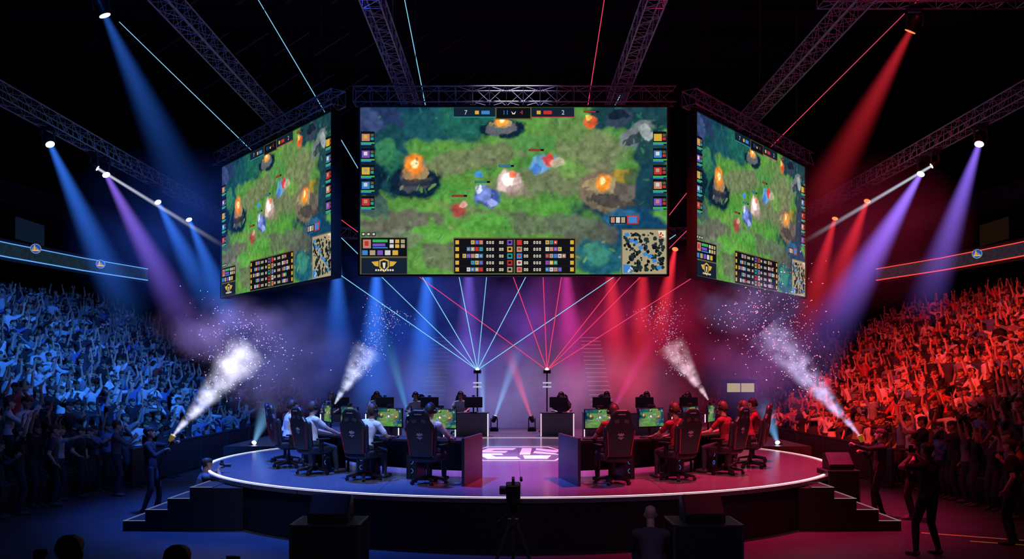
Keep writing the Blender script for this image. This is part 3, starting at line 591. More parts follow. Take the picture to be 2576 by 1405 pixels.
for px, py, tx, ty, dY, col, S, k, lab in [
    (121, 352, 340, 830, -2, 'blue', .36, .1, 'blue beamed light nearest the camera under the left truss'), (237, 418, 560, 617, 1, 'white', .5, .013, 'small light with thin white beam under the left truss'),
    (262, 430, 500, 870, -2, 'violet', .38, .11, 'violet beamed light beside the thin white beam on the left truss'), (393, 500, 560, 820, -2, 'blue', .38, .14, 'blue wide beam light second from far end of the left truss'),
    (472, 544, 610, 870, -2, 'blue', .38, .14, 'blue beam light at the far end of the left truss'),
    (2467, 351, 2320, 790, -2, 'violet', .46, .1, 'violet beamed light nearest the camera under the right truss'), (2352, 412, 2030, 603, 1, 'white', .5, .013, 'small light with thin white beam under the right truss'),
    (2322, 428, 2060, 870, -2, 'violet', .7, .13, 'violet beamed light beside the thin white beam on the right truss'), (2185, 497, 2060, 820, -2, 'red', .34, .14, 'orange lensed light second from far end of the right truss'),
    (2103, 541, 2010, 870, -2, 'red', .34, .14, 'orange lensed light at the far end of the right truss')]:
    Y = ly(px); stage_light(at(px, py, Y), at(tx, ty, Y+dY), col, lab, S=S, k=k, r0=.1 if k > .02 else .06, p=1.1, lens='orange' if col == 'red' else ('white' if col == 'white' else 'violet' if col == 'violet' else 'sky'), hs=.6 if col == 'white' else .9)
def zlight(px, py, Y, tx, ty, tY, col, lab, **kw): return stage_light(at(px, py, Y), at(tx, ty, tY), col, lab, **kw)
zlight(848, 621, 38, 850, 930, 35, 'blue', 'blue light glowing beside the left edge of the centre screen', S=.45, k=.15, lens='sky')
zlight(1700, 618, 38, 1640, 920, 35, 'red', 'orange lensed light beside the right edge of the centre screen', S=.55, k=.13, lens='orange')
for k_, (px, tx, ty, c, S) in enumerate(((950, 935, 1040, 'blue', .6), (1080, 1055, 1040, 'blue', .5), (1180, 1175, 1040, 'violet', .24), (1420, 1445, 1040, 'magenta', .26), (1530, 1565, 1040, 'red', .36), (1620, 1605, 1040, 'red', .36))):
    zlight(px, 621, 38, tx, ty, 36, c, '%s light on the rear truss, %s of six behind the centre screen' % (c, ORD[k_+1]), S=S, k=.16, p=.7)
zlight(255, 20, 21, 520, 590, 22, 'blue', 'blue light with broad hazy beam above the left truss', S=.2, k=.15)
zlight(2300, 60, 21, 2010, 600, 23, 'red', 'red light with broad hazy beam above the right truss', S=.26, k=.14)
for px, py, tx, ty, c, lab in ((1243, 1055, 1310, 860, 'sky', 'white-blue uplight behind the left rear desk'), (1338, 1052, 1270, 860, 'red', 'red uplight behind the right rear desk'), (1217, 1062, 1206, 880, 'sky', 'uplight close beside the left rear desk end'), (1030, 1040, 970, 840, 'cyan', 'cyan uplight among the left rear desks'), (1530, 1045, 1650, 830, 'magenta', 'magenta uplight among the right rear desks')):
    Y = 31.5; p_ = at(px, py, Y); p_.z = SZ+.42; stage_light(p_, at(tx, ty, Y+1.5), c, lab, S=.28 if c in ('sky', 'red') else .13, k=.1, r0=.06, p=1., floor=True, hs=.6)
CASE = pm('case_black', (.016, .016, .02), .5)
def flight_case(name, c, size, label, group=None):
    t = thing(name, label, 'case', (c[0], c[1], c[2])); x, y, z = size
    obj('body', MB().box((0, 0, z/2), (x, y, z)), CASE, t, bevel=.01)
    m = MB()
    for a in (-1, 1):
        for b in (-1, 1): m.box((a*x/2, b*y/2, z/2), (.03, .03, z)); m.box((0, b*y/2, z/2+a*(z/2-.012)), (x, .03, .026)); m.box((b*x/2, 0, z/2+a*(z/2-.012)), (.03, y, .026))
    obj('edging', m, pm('case_edge', (.2, .2, .22), .4, .8), t)
    m = MB(); m.box((0, -y/2-.008, z*.55), (.16, .02, .1)); obj('latch', m, STEEL, t); return t
for sg, px, tx, lab in ((-1, 637, 680, 'left'), (1, 1958, 1920, 'right')):
    Y = 25.2; p_ = at(px, 1118, Y); flight_case('flight_case', (p_.x, p_.y, 0), (.6, .5, p_.z-.42), 'black case under the bright floor light at %s of the stage' % lab)
    stage_light(p_, at(tx, 1010, Y-1.), 'sky', 'bright floor light on a case at the %s edge of the stage' % lab, S=.3, k=.2, r0=.06, p=1., floor=True, lens='white', hs=.5)
# laser projectors
def laser(px, lab, col, mcol, ends):
    Y = 31.2; s = at(px, 930, Y); t = thing('laser_projector', lab, 'laser projector', (s.x, s.y, SZ))
    m = MB(); m.cyl((s.x, s.y, SZ+.02), (s.x, s.y, s.z-.1), .025, n=10); m.cyl((s.x, s.y, SZ), (s.x, s.y, SZ+.03), .3, n=20); obj('stand', m, STEEL, t, True)
    obj('housing', MB().box(s-V((0, 0, .06)), (.26, .26, .12)), BLACK, t, True, bevel=.015)
    for i in range(2): obj('indicator_panel', MB().box((s.x, s.y-.06, s.z-.45-.14*i), (.3, .03, .05)), em('indicator', (.8, .8, 1), .6), t, True)
    g = MB(); g.ell(s+V((0, -.02, .02)), .06, .06, .06, 12, 8); obj('aperture', g, em('aperture_'+mcol, tuple(.5+.5*x for x in col), 12), t, True)
    for ex, ey, eY in ends: obj('laser_beam', MB().cyl(s, at(ex, ey, eY), .014, n=6), em('laser_'+mcol, col, .95), t, True)  # laser light drawn as a thin glowing tube
laser(1201, 'left rear projector firing cyan laser fan', (.25, .75, 1.), 'cyan', [(560, 486, 34), (300, 55, 33), (650, 0, 33), (1018, 0, 33), (1263, 300, 33), (1560, 240, 33), (1700, 590, 33)])
laser(1376, 'right rear projector firing red laser fan', (1., .06, .16), 'red', [(800, 510, 33), (1220, 500, 33), (1350, 300, 33), (1520, 0, 33), (1850, 330, 33), (2310, 0, 33), (1960, 560, 34)])

# ---------------------------------------------------------------- gaming chairs, desks, players
def make_chair():
    t = bpy.data.objects.new('gaming_chair', None); C.objects.link(t)
    m = MB(); m.box((0, .01, .46), (.46, .5, .1)); m.box((-.24, .0, .49), (.09, .46, .13)); m.box((.24, 0, .49), (.09, .46, .13)); obj('seat', m, LEATHER, t, bevel=.035)
    R = Matrix.Rotation(math.radians(10), 3, 'X'); pv = V((0, -.25, .5)); fn = lambda a, b, d: pv+R @ V((a, d, b))
    poly = [(-.2, 0), (.2, 0), (.235, .22), (.275, .48), (.265, .57), (.2, .66), (.178, .79), (.11, .85), (-.11, .85), (-.178, .79), (-.2, .66), (-.265, .57), (-.275, .48), (-.235, .22)]
    m = MB(); m.prism(poly, fn, -.045, .035)
    bk = obj('backrest', m, LEATHER, t, bevel=.03)
    for q in (-1, 1):
        m = MB(); m.cap(fn(q*.215, .06, .05), fn(q*.25, .5, .06), .045, .05, 10); obj('side_bolster', m, LEATHER, bk, smooth=True)
        m = MB(); sl = [(q*.045, .63), (q*.125, .61), (q*.14, .67), (q*.05, .69)]; m.prism(sl if q > 0 else sl[::-1], fn, -.05, .04); obj('harness_slot', m, pm('slot_trim', (.1, .09, .12), .5), bk)
        m = MB(); m.prism([(q*.2, .03), (q*.215, .03), (q*.262, .48), (q*.247, .48)], fn, -.051, -.044); obj('piping', m, DRED, bk)
    m = MB(); es = lambda pl: [(x*.66, .4+(y-.4)*.6) for x, y in pl]
    for poly in ([(-.1, .4), (-.06, .47), (-.02, .43), (0, .49), (.02, .43), (.06, .47), (.1, .4), (.06, .41), (.03, .36), (0, .4), (-.03, .36), (-.06, .41)], [(-.09, .345), (.09, .345), (.075, .32), (-.075, .32)], [(-.05, .31), (.05, .31), (0, .27)]): m.prism(es(poly), fn, -.053, -.046)
    obj('emblem', m, pm('chair_emblem', (.45, .45, .5), .5), bk)
    m = MB()
    for k in range(7): m.prism([(-.07+k*.02, .765), (-.056+k*.02, .765), (-.056+k*.02, .785), (-.07+k*.02, .785)], fn, -.053, -.046)
    obj('wordmark', m, pm('chair_emblem', (.45, .45, .5)), bk)
    for q in (-1, 1):
        m = MB(); m.box((q*.29, -.02, .58), (.05, .08, .22)); m.box((q*.29, .02, .7), (.09, .28, .035)); m.box((q*.27, -.02, .45), (.1, .06, .04)); obj('armrest', m, BLACK, t, bevel=.012)
    m = MB(); m.cyl((0, 0, .1), (0, 0, .3), .035, n=12); m.cyl((0, 0, .3), (0, 0, .41), .025, n=12); m.box((0, 0, .4), (.3, .3, .03)); obj('gas_lift', m, STEEL, t)
    m = MB(); m.cyl((0, 0, .07), (0, 0, .15), .06, .05, 14)
    for k in range(5):
        a = 2*math.pi*k/5+.3; dx = V((math.cos(a), math.sin(a), 0)); m.loft([[p for p in (dx*r+dx.cross(V((0, 0, 1)))*w_+V((0, 0, z)),)+(dx*r-dx.cross(V((0, 0, 1)))*w_+V((0, 0, z)), dx*r-dx.cross(V((0, 0, 1)))*w_+V((0, 0, z-h)), dx*r+dx.cross(V((0, 0, 1)))*w_+V((0, 0, z-h)))] for r, w_, z, h in ((.03, .035, .15, .06), (.33, .022, .095, .035))])
    obj('base', m, BLACK, t)
    for k in range(5):
        a = 2*math.pi*k/5+.3; c = V((math.cos(a)*.32, math.sin(a)*.32, .032)); m = MB(); dx = V((-math.sin(a), math.cos(a), 0)); m.cyl(c-dx*.028, c-dx*.008, .032, n=12); m.cyl(c+dx*.008, c+dx*.028, .032, n=12); obj('caster', m, BLACK, t)
    return t
chair0 = make_chair(); used = [0]
def place_chair(x, y, z, face, label, group):
    o = chair0 if not used[0] else copy_tree(chair0); used[0] = 1; o.location = (x, y, z); o.rotation_euler = (0, 0, face-math.pi/2); return tag(o, label, 'chair', group)
def make_monitor(back=False):
    t = bpy.data.objects.new('monitor', None); C.objects.link(t)   # picture faces -Y
    m = MB(); m.box((0, .05, .01), (.24, .18, .018)); m.box((0, .06, .15), (.05, .03, .3)); obj('stand', m, BLACK, t, bevel=.005)
    obj('housing', MB().box((0, .02, .33), (.585, .035, .345)), BLACK, t, bevel=.008)
    if not back:
        p = bpy.data.objects.new('picture', PIC); C.objects.link(p); p.parent = t; k = .56/8.32; p.scale = (k,)*3; p.location = (0, -.001, .335)
    m = MB(); m.box((0, .02, .535), (.1, .05, .045)); m.cyl((0, .03, .5), (0, .03, .53), .01, n=8); wb = obj('webcam', m, BLACK, t, bevel=.008)
    obj('lens', MB().cyl((0, -.005, .535), (0, -.012, .535), .014, n=12), STEEL, wb); return t
mon0 = make_monitor(); mon0.scale = (1.12,)*3; monb0 = make_monitor(True); um = [0, 0]
def place_monitor(loc, rz, label, group, back=False):
    i = int(back); src = monb0 if back else mon0; o = copy_tree(src) if um[i] else src; um[i] = 1; o.location = loc; o.rotation_euler = (0, 0, rz); return tag(o, label, 'monitor', group)
def make_kb():
    t = bpy.data.objects.new('keyboard', None); C.objects.link(t); obj('body', MB().box((0, 0, .01), (.42, .14, .02)), BLACK, t, bevel=.004); m = MB()
    for i in range(14):
        for j in range(5): m.box((-.19+i*.0285, -.05+j*.025, .024), (.022, .019, .01))
    obj('keys', m, pm('key_plastic', (.04, .04, .05), .5, es=.3), t); return t
def make_mouse():
    t = bpy.data.objects.new('mouse', None); C.objects.link(t); m = MB(); m.ell((0, 0, .008), .032, .058, .028, 14, 8); m.v = [V((p.x, p.y, max(p.z, 0))) for p in m.v]; obj('shell', m, BLACK, t, smooth=True)
    obj('wheel', MB().cyl((-.005, .03, .03), (.005, .03, .03), .009, n=10), STEEL, t); return t
def make_pc():
    t = bpy.data.objects.new('desktop_computer', None); C.objects.link(t); obj('case', MB().box((0, 0, .23), (.2, .42, .46)), BLACK, t, bevel=.01)
    for z in (.15, .32):
        m = MB(); 
        for k in range(20):
            a, b = 2*math.pi*k/20, 2*math.pi*(k+1)/20; m.cap((math.cos(a)*.04, -.212, z+math.sin(a)*.04), (math.cos(b)*.04, -.212, z+math.sin(b)*.04), .004, .004, 5)
        obj('fan_ring', m, em('fan_ring', (.15, .3, 1.), .6), t)
    return t
kb0, ms0, pc0 = make_kb(), make_mouse(), make_pc(); u3 = [0, 0, 0]
def place(i, src, loc, rz, label, cat, group):
    o = copy_tree(src) if u3[i] else src; u3[i] = 1; o.location = loc; o.rotation_euler = (0, 0, rz); return tag(o, label, cat, group)
DESKM = pm('desk_laminate', (.03, .03, .038), .35)
def arcprism(mb, sg, a0, a1, r0, r1, z0, z1, n=40):
    ins = [pol(sg, a0+(a1-a0)*k/n, r0) for k in range(n+1)]; ous = [pol(sg, a0+(a1-a0)*k/n, r1) for k in range(n+1)]
    for k in range(n):
        a, b, c, d = ins[k], ins[k+1], ous[k+1], ous[k]; vs = [V((p.x, p.y, z)) for z in (z0, z1) for p in (a, b, c, d)]
        fs = [(0, 3, 2, 1), (4, 5, 6, 7), (0, 1, 5, 4), (2, 3, 7, 6)]+([(3, 0, 4, 7)] if k == 0 else [])+([(1, 2, 6, 5)] if k == n-1 else [])
        mb.add(vs, fs)
ANG = [72, 57.2, 41, 25, 10]; SEATN = ['first', 'second', 'third', 'fourth', 'fifth']
def team(sg, side, light, shirt, skinlab):
    t = thing('gaming_desk', 'curved black desk of the %s front team with tall end panel' % side, 'desk', pol(sg, 45, 4.6, SZ))
    m = MB(); arcprism(m, sg, 79, 1, 4.15, 4.95, SZ+.71, SZ+.75); obj('desktop', m, DESKM, t, True)
    m = MB(); arcprism(m, sg, 79, 1, 4.17, 4.2, SZ+.12, SZ+.71); obj('modesty_panel', m, DESKM, t, True)
    for a, r1 in ((79.6, 5.62), (.6, 4.97)):
        m = MB(); p, q = pol(sg, a, 4.15), pol(sg, a, r1); dd = (q-p).normalized(); s = V((dd.y, -dd.x, 0))*.025
        m.add([p+s+V((0, 0, z)) for z in (SZ+.002, SZ+.84)]+[q+s+V((0, 0, z)) for z in (SZ+.002, SZ+.84)]+[p-s+V((0, 0, z)) for z in (SZ+.002, SZ+.84)]+[q-s+V((0, 0, z)) for z in (SZ+.002, SZ+.84)], [(0, 2, 3, 1), (4, 5, 7, 6), (0, 1, 5, 4), (2, 6, 7, 3), (1, 3, 7, 5), (0, 4, 6, 2)])
        obj('end_panel', m, pm('end_panel', (.06, .06, .075), .4), t, True)
    for a in (64.6, 49, 33, 17):
        for r_ in (4.3, 4.85): obj('leg', MB().cyl(pol(sg, a, r_, SZ), pol(sg, a, r_, SZ+.71), .025, n=8), STEEL, t, True)
    for i, a in enumerate(ANG):
        face = math.atan2(math.sin(math.radians(a)), -sg*math.cos(math.radians(a)))   # looks at the stage centre
        c = pol(sg, a, 5.38, SZ); n_ = SEATN[i]
        place_chair(c.x, c.y, SZ, face+random.uniform(-.15, .15), 'black racing-style gaming chair, %s from the aisle in the %s front row' % (n_, side), 'gaming chairs of the %s front row' % side)
        P = sit_me[(i+(sg > 0)) % 3]
        p = put(P, '%s player in headset seated in %s chair from the aisle, %s row' % (skinlab, n_, side), c.x, c.y, SZ, face, shirt, '%s team players' % side)
        add_hair(p, P); add_headset(p, P)
        mc = pol(sg, a-1.5, 4.53, SZ+.75); place_monitor(mc, face-math.pi/2, 'monitor showing green game map before the %s %s player' % (n_, side), 'monitors of the %s team' % side)
        off = V((math.cos(face-math.pi/2), math.sin(face-math.pi/2), 0))
        kc = pol(sg, a, 4.74, SZ+.75)-off*.1
        place(0, kb0, kc, face-math.pi/2, 'black keyboard under the hands of the %s %s player' % (n_, side), 'keyboard', 'keyboards of the %s team' % side)
        place(1, ms0, pol(sg, a, 4.72, SZ+.75)+off*.24, face-math.pi/2, 'black mouse at the right hand of the %s %s player' % (n_, side), 'mouse', 'mice of the %s team' % side)
        place(2, pc0, pol(sg, a-7.5, 4.62, SZ), face-math.pi/2, 'computer tower with lit fans beneath desk beside %s %s player' % (n_, side), 'computer', 'computers of the %s team' % side)
team(-1, 'left', 'blue', (.85, .86, .88), 'white-shirted'); team(1, 'right', 'red', (.22, .02, .025), 'dark-red-shirted')
# rear desks
STRIP = em('strip_white', (.75, .8, 1.), 1.4); STRIPR = em('strip_pink', (1., .6, .75), 1.2)
def rear_desk(x, y, label, st_):
    t = thing('rear_desk', label, 'desk', (x, y, SZ)); y0 = 0
    obj('front_panel', MB().box((0, y0, .38), (1.0, .03, .72)), pm('rear_panel', (.14, .14, .18), .45), t)
    obj('desktop', MB().box((0, y0+.38, .75), (1.1, .8, .035)), DESKM, t, bevel=.005)
    for q in (-1, 1):
        obj('side_panel', MB().box((q*.52, y0+.38, .365), (.03, .75, .73)), DESKM, t); obj('light_strip', MB().box((q*.525, y0-.02, .37), (.03, .02, .74)), st_, t)
xs = [(-1.3, 1), (-2.72, 1), (-4.15, 1), (-5.55, 1), (1.46, 0), (2.85, 0), (4.22, 0), (5.6, 0)]
for k, (x, l) in enumerate(xs):
    sd = 'left' if l else 'right'; n_ = SEATN[k % 4]; y = 28.55-.02*(abs(x)-1)**2
    rear_desk(x, y, 'rear desk with lit edge strips, %s from the aisle on the %s' % (n_, sd), STRIP if l else STRIPR)
    place_monitor((x+.05, y+.25, SZ+.77), math.pi, 'dark back of monitor on the %s %s rear desk' % (n_, sd), 'rear desk monitors', True)
    px_ = x-.42 if l else x+.25
    P = sit_me[k % 3]; o = put(P, '%s rear player in headset facing camera behind %s %s desk' % ('white-shirted' if l else 'dark-shirted', n_, sd), px_, y+1.18, SZ, -math.pi/2, (.7, .72, .75) if l else (.12, .1, .14), 'rear players'); add_hair(o, P); add_headset(o, P)
    place_chair(px_, y+1.2, SZ, -math.pi/2, 'gaming chair behind the %s %s rear desk' % (n_, sd), 'rear gaming chairs')

# ---------------------------------------------------------------- crowd
SH = [('pale', (.5, .52, .56)), ('grey', (.2, .21, .24)), ('dark', (.04, .04, .06)), ('white', (.72, .72, .75)), ('blue', (.1, .17, .4)), ('red', (.45, .05, .05)), ('black', (.012, .012, .018))]
WT = lambda sg: [2.5, 3, 4, 2, 1.5, 1.5 if sg > 0 else .3, 4]
allp = []
for sg in (-1, 1):
    R = random.Random(11 if sg < 0 else 23)
    for i in range(NR):
        y = 14.2+R.random()*.4
        while y < 45.6-max(0, i-9)*.4:
            y += .44+R.random()*.2
            if R.random() < .05: continue
            x = sg*(rx_(i)+R.uniform(-.12, .14)); px = CX+x/y*F
            if -40 < px < 2616: allp.append((y, sg, i, x, rz_(i), R.random()))
            else: R.random()
near = []
for sg in (-1, 1): near += sorted([p for p in allp if p[1] == sg])[:150]
ns = set(near); cnt = {}
for (y, sg, i, x, z, rr) in near:
    R = random.Random(int(rr*1e9)); pose = R.choices(CPN, [4, 4, 4, 2, 2, 2, 1, 1, 3, 2])[0]; sh = R.choices(SH, WT(sg))[0]
    k = cnt[(sg, i)] = cnt.get((sg, i), 0)+1
    face = math.atan2(21+R.uniform(-4, 4)-y, -x)+R.uniform(-.35, .35)
    put(crowd_me[pose], '%s-shirted person, %s, %s from near end of %s row, %s stand' % (sh[0], pose, ordw(k), ORD[i+1], 'blue-lit left' if sg < 0 else 'red-lit right'), x, y, z, face, sh[1], 'spectators in the %s stand' % ('left' if sg < 0 else 'right'), R.uniform(.86, 1.05))
def crowd_stuff(sg, label):
    vs, fs, cs = [], [], []; o = 0
    tmpl = []
    for P in low_me:
        me = P['me']; n = len(me.vertices); v = np.empty(n*3); me.vertices.foreach_get('co', v); v = v.reshape(-1, 3); me.calc_loop_triangles(); nt_ = len(me.loop_triangles); tr = np.empty(nt_*3, np.int32); me.loop_triangles.foreach_get('vertices', tr); pi = np.empty(nt_, np.int32); me.loop_triangles.foreach_get('polygon_index', pi)
        tmpl.append((v, tr.reshape(-1, 3), P['mi'][pi]))
    for p in allp:
        if p in ns or p[1] != sg: continue
        y, _, i, x, z, rr = p; R = random.Random(int(rr*1e9)); v, tr, mi = tmpl[R.randrange(len(tmpl))]; f = math.atan2(21-y, -x)+R.uniform(-.4, .4)-math.pi/2; s = R.uniform(.84, 1.05); c, sn = math.cos(f), math.sin(f)
        vs.append(np.stack([(v[:, 0]*c-v[:, 1]*sn)*s+x, (v[:, 0]*sn+v[:, 1]*c)*s+y, v[:, 2]*s+z], 1)); fs.append(tr+o); o += len(v)
        sk = R.uniform(.5, 1.3); shc = R.choices(SH, WT(sg))[0][1]; pal = np.array([(.5*sk, .3*sk, .22*sk), shc, (.03, .035, .05), (.05, .05, .05), (.03, .02, .015), (.01, .01, .01), (.3, .12, .1)]); cs.append(pal[mi])
    vs = np.concatenate(vs); fs = np.concatenate(fs); cs = np.concatenate(cs); me = bpy.data.meshes.new('crowd'); me.vertices.add(len(vs)); me.vertices.foreach_set('co', vs.ravel()); me.loops.add(fs.size); me.loops.foreach_set('vertex_index', fs.ravel().astype(np.int32)); me.polygons.add(len(fs)); me.polygons.foreach_set('loop_start', np.arange(0, fs.size, 3, dtype=np.int32)); me.update(calc_edges=True)
    cc = np.concatenate([cs, np.ones((len(cs), 1))], 1); ca = me.color_attributes.new('col', 'FLOAT_COLOR', 'CORNER')
    if len(ca.data) == 3*len(cc): ca.data.foreach_set('color', np.repeat(cc, 3, 0).ravel().astype(np.float32))
    me.materials.append(pm('crowd_cloth', (.5, .5, .5), .8, attr='col')); ob = bpy.data.objects.new('distant_crowd', me); C.objects.link(ob); tag(ob, label, 'crowd', None, 'stuff')
crowd_stuff(-1, 'blue-lit mass of distant spectators in the upper left stand'); crowd_stuff(1, 'red-lit mass of distant spectators in the upper right stand')
# barriers
for sg, sd in ((-1, 'left'), (1, 'right')):
    for k in range(9):
        y = 23.2+k*2.45; t = thing('crowd_barrier', 'dark barrier panel, %s from near end, before the %s crowd' % (ORD[k+1], sd), 'barrier', (sg*9.45, y, 0), 0, 'barriers on the %s side' % sd)
        obj('panel', MB().box((0, 0, .5), (.05, 2.3, .85)), CASE, t); m = MB(); m.box((0, 0, .96), (.08, 2.4, .06)); m.box((0, -1.17, .47), (.07, .06, .94)); m.box((0, 1.17, .47), (.07, .06, .94)); m.box((0, -1., .02), (.5, .06, .04)); m.box((0, 1., .02), (.5, .06, .04)); obj('frame', m, STEEL, t, bevel=.01)

# ---------------------------------------------------------------- crew and foreground
DK = (.02, .02, .026)
put(gun_me, 'crew member in black firing the smoke gun left of the stage', -7.38, 18.1, 0, .1, DK)
put(gun_me, 'crew member in black firing the smoke gun right of the stage', 7.25, 17.5, 0, math.pi-.1, DK)
kx, ky, kf = -6.12, 17.5, .5
put(kneel_me, 'photographer in grey kneeling behind the left stage steps', kx, ky, 0, kf, (.1, .11, .14))
put(crowd_me['hands on hips'], 'person in dark top standing just behind the right smoke gunner', 7.78, 17.2, 0, 2.6, (.08, .07, .09))
put(cam_me, 'large silhouetted photographer in black in right foreground, camera raised', 6.43, 13.7, 0, 2.0, (.02, .02, .025))
put(crowd_me['standing still'], 'dark silhouetted person at far right edge beside the photographer', 8.25, 14.6, 0, 2.4, (.02, .02, .03))
put(crowd_me['standing still'], 'dark-clothed man standing on the floor at far left', -9.85, 19.0, 0, .5, (.05, .05, .06))
put(crowd_me['clapping'], 'person clapping on the floor before the left barrier', -9.2, 20.6, 0, .4, (.1, .1, .12))
put(fist_l_me, 'silhouetted head with raised fist at the bottom left corner', -2.9, 5.8, 0, 1.5, DK, scale=.985)
put(fist_r_me, 'silhouetted spectator at bottom edge with fist up, right of the corner one', -2.1, 5.55, 0, 1.5, DK, scale=.975)
put(squat_me, 'bald person in dark shirt crouching before the stage, seen from behind', 1.79, 11.4, 0, 1.5, (.09, .075, .1))
def held_camera(p, face, label):
    t = thing('photo_camera', label, 'camera', p, face-math.pi/2); obj('body', MB().box((0, 0, 0), (.14, .07, .1)), BLACK, t, bevel=.012); m = MB(); m.cyl((0, .03, 0), (0, .17, 0), .037, .042, 16); obj('lens', m, BLACK, t); obj('flash', MB().box((0, 0, .075), (.06, .05, .06)), BLACK, t, bevel=.01)
held_camera(V((6.43, 13.7, 1.58))+V((math.cos(2.), math.sin(2.), 0))*.32, 2., 'black camera held to the face of the silhouetted photographer')
held_camera(V((kx, ky, 1.0))+V((math.cos(kf), math.sin(kf), 0))*.38, kf, 'camera held by the kneeling photographer')
def smoke_gun(h, tip, label):
    h, tip = V(h), V(tip); d = (tip-h).normalized(); t = thing('smoke_gun', label, 'smoke gun', h)
    m = MB(); m.cyl(h-d*.15, tip-d*.12, .03, n=12); obj('barrel', m, pm('gun_grey', (.2, .2, .2), .4, .6), t, True)
    m = MB(); m.cyl(tip-d*.14, tip, .035, .06, 14); obj('nozzle', m, pm('nozzle_yellow', (.7, .45, .05), .5, es=.15), t, True)
    m = MB(); m.cap(h-d*.05, h-d*.05-V((0, 0, .14)), .02, .02, 8); m.cap(h+d*.18, h+d*.18-V((0, 0, .12)), .018, .018, 8); obj('grip', m, BLACK, t, True)
    m = MB(); pts = [h-d*.15, h-d*.3-V((0, 0, .15)), h-d*.32-V((0, 0, .6)), V((h.x-d.x*.5, h.y, .05)), V((h.x-d.x*1.1, h.y+.2, .03))]
    for a, b in zip(pts, pts[1:]): m.cap(a, b, .018, .018, 8)
    obj('hose', m, BLACK, t, True, smooth=True)
g1 = at(436, 1094, 18.1); smoke_gun(V((-7.05, 18.12, 1.36)), g1, 'yellow-tipped smoke gun aimed up over the left side of stage')
g2 = at(2162, 1094, 17.5); smoke_gun(V((6.97, 17.48, 1.36)), g2, 'yellow-tipped smoke gun aimed up over the right side of stage')
# steps
TREAD = pm('tread', (.014, .014, .018), .5)
for sg, sd in ((-1, 'left'), (1, 'right')):
    t = thing('stage_steps', 'four black steps leading up to the %s side of the stage' % sd, 'steps', (sg*6.1, 16.4, 0))
    for k in range(4):
        x1 = 6.98-.4*k; z1 = .2*(k+1)-.02
        s = obj('step', MB().box((sg*(x1-.2), 16.4, z1/2), (.4, 1.0, z1)), TREAD, t, True)
        m = MB(); m.box((sg*(x1-.02)-t.location.x, 0, z1+.004), (.03, 1.0, .01)); m.box((sg*(x1-.2)-t.location.x, -.49, z1+.004), (.4, .025, .01)); obj('edge_strip', m, em('step_edge_'+sd, (.25, .35, .7) if sg < 0 else (.6, .35, .4), .4), s)
    ys = [16.9-k*.1 for k in range(11)]; arc_ = [(SXC+sg*math.sqrt(7.13**2-(y-21)**2), y) for y in ys]; arc_ = [(sg*min(sg*x, 5.36), y) for x, y in arc_]
    po = [(sg*5.38, 15.9), (sg*5.38, 16.9)]+arc_
    obj('landing', MB().prism(po, XY, 0, .77), TREAD, t, True)
def speaker_box(px, Y, lab):
    x = (px-CX)/F*Y; flight_case('equipment_case', (x, Y, 0), (.86, .7, .9), 'large black case standing before the stage at %s' % lab)
    t = thing('floor_speaker', 'black wedge loudspeaker on the case at %s' % lab, 'loudspeaker', (x, Y+.02, .9)); obj('cabinet', MB().prism([(-.2, 0), (.22, 0), (.22, .3), (.05, .32), (-.2, .1)], YZ, -.26, .26), BLACK, t, bevel=.01)
    m = MB(); m.add([(-.24, -.205, .11), (.24, -.205, .11), (.24, .045, .328), (-.24, .045, .328)], [(0, 1, 2, 3)]); obj('grille', m, STEEL, t)
speaker_box(831, 11.5, 'lower left'); speaker_box(1767, 11.5, 'lower right')
flight_case('equipment_case', (6.42, 17.45, 0), (.6, .6, .95), 'tall black case beside the right stage steps')
t = thing('floor_speaker', 'black wedge loudspeaker on the tall case beside right steps', 'loudspeaker', (6.42, 17.45, .95)); obj('cabinet', MB().prism([(-.2, 0), (.22, 0), (.22, .3), (.05, .32), (-.2, .1)], YZ, -.24, .24), BLACK, t, bevel=.01)
m = MB(); m.add([(-.22, -.205, .11), (.22, -.205, .11), (.22, .045, .328), (-.22, .045, .328)], [(0, 1, 2, 3)]); obj('grille', m, STEEL, t)
# tripod + video camera
tx, ty = (1291-CX)/F*11, 11.; TRI = pm('tripod_grey', (.09, .09, .1), .4, .5)
t = thing('tripod', 'black camera tripod standing at centre before the stage', 'tripod', (tx, ty, 0))
for k in range(3):
    a = math.radians(90+120*k); m = MB(); f_ = V((tx+math.cos(a)*.45, ty+math.sin(a)*.45, .02)); top = V((tx+math.cos(a)*.05, ty+math.sin(a)*.05, .95)); m.cyl(f_, f_.lerp(top, .5), .012, .014, 8); m.cyl(f_.lerp(top, .45), top, .02, .022, 8); m.cap(f_, f_, .02, .02); obj('leg', m, TRI, t, True)
m = MB(); m.cyl((tx, ty, .6), (tx, ty, 1.1), .025, n=10); m.cyl((tx, ty, .92), (tx, ty, 1.0), .07, n=12); obj('column', m, TRI, t, True)
m = MB(); m.cyl((tx, ty, 1.08), (tx, ty, 1.17), .055, n=12); m.box((tx, ty, 1.18), (.1, .14, .03)); obj('pan_head', m, BLACK, t, True, bevel=.004)
m = MB(); m.cyl((tx, ty, 1.12), (tx-.18, ty-.3, 1.0), .01, n=8); m.cap((tx-.12, ty-.2, 1.04), (tx-.18, ty-.3, 1.0), .016, .016, 8); obj('pan_handle', m, BLACK, t, True)
t = thing('video_camera', 'black video camera mounted on the centre tripod', 'camera', (tx, ty, 1.195)); t.scale = (1.25,)*3
obj('body', MB().box((0, 0, .1), (.14, .3, .19)), BLACK, t, bevel=.015); m = MB(); m.cyl((0, .15, .1), (0, .3, .1), .05, .06, 16); l = obj('lens', m, BLACK, t); obj('hood', MB().box((0, .33, .1), (.15, .08, .13)), BLACK, l, bevel=.01)
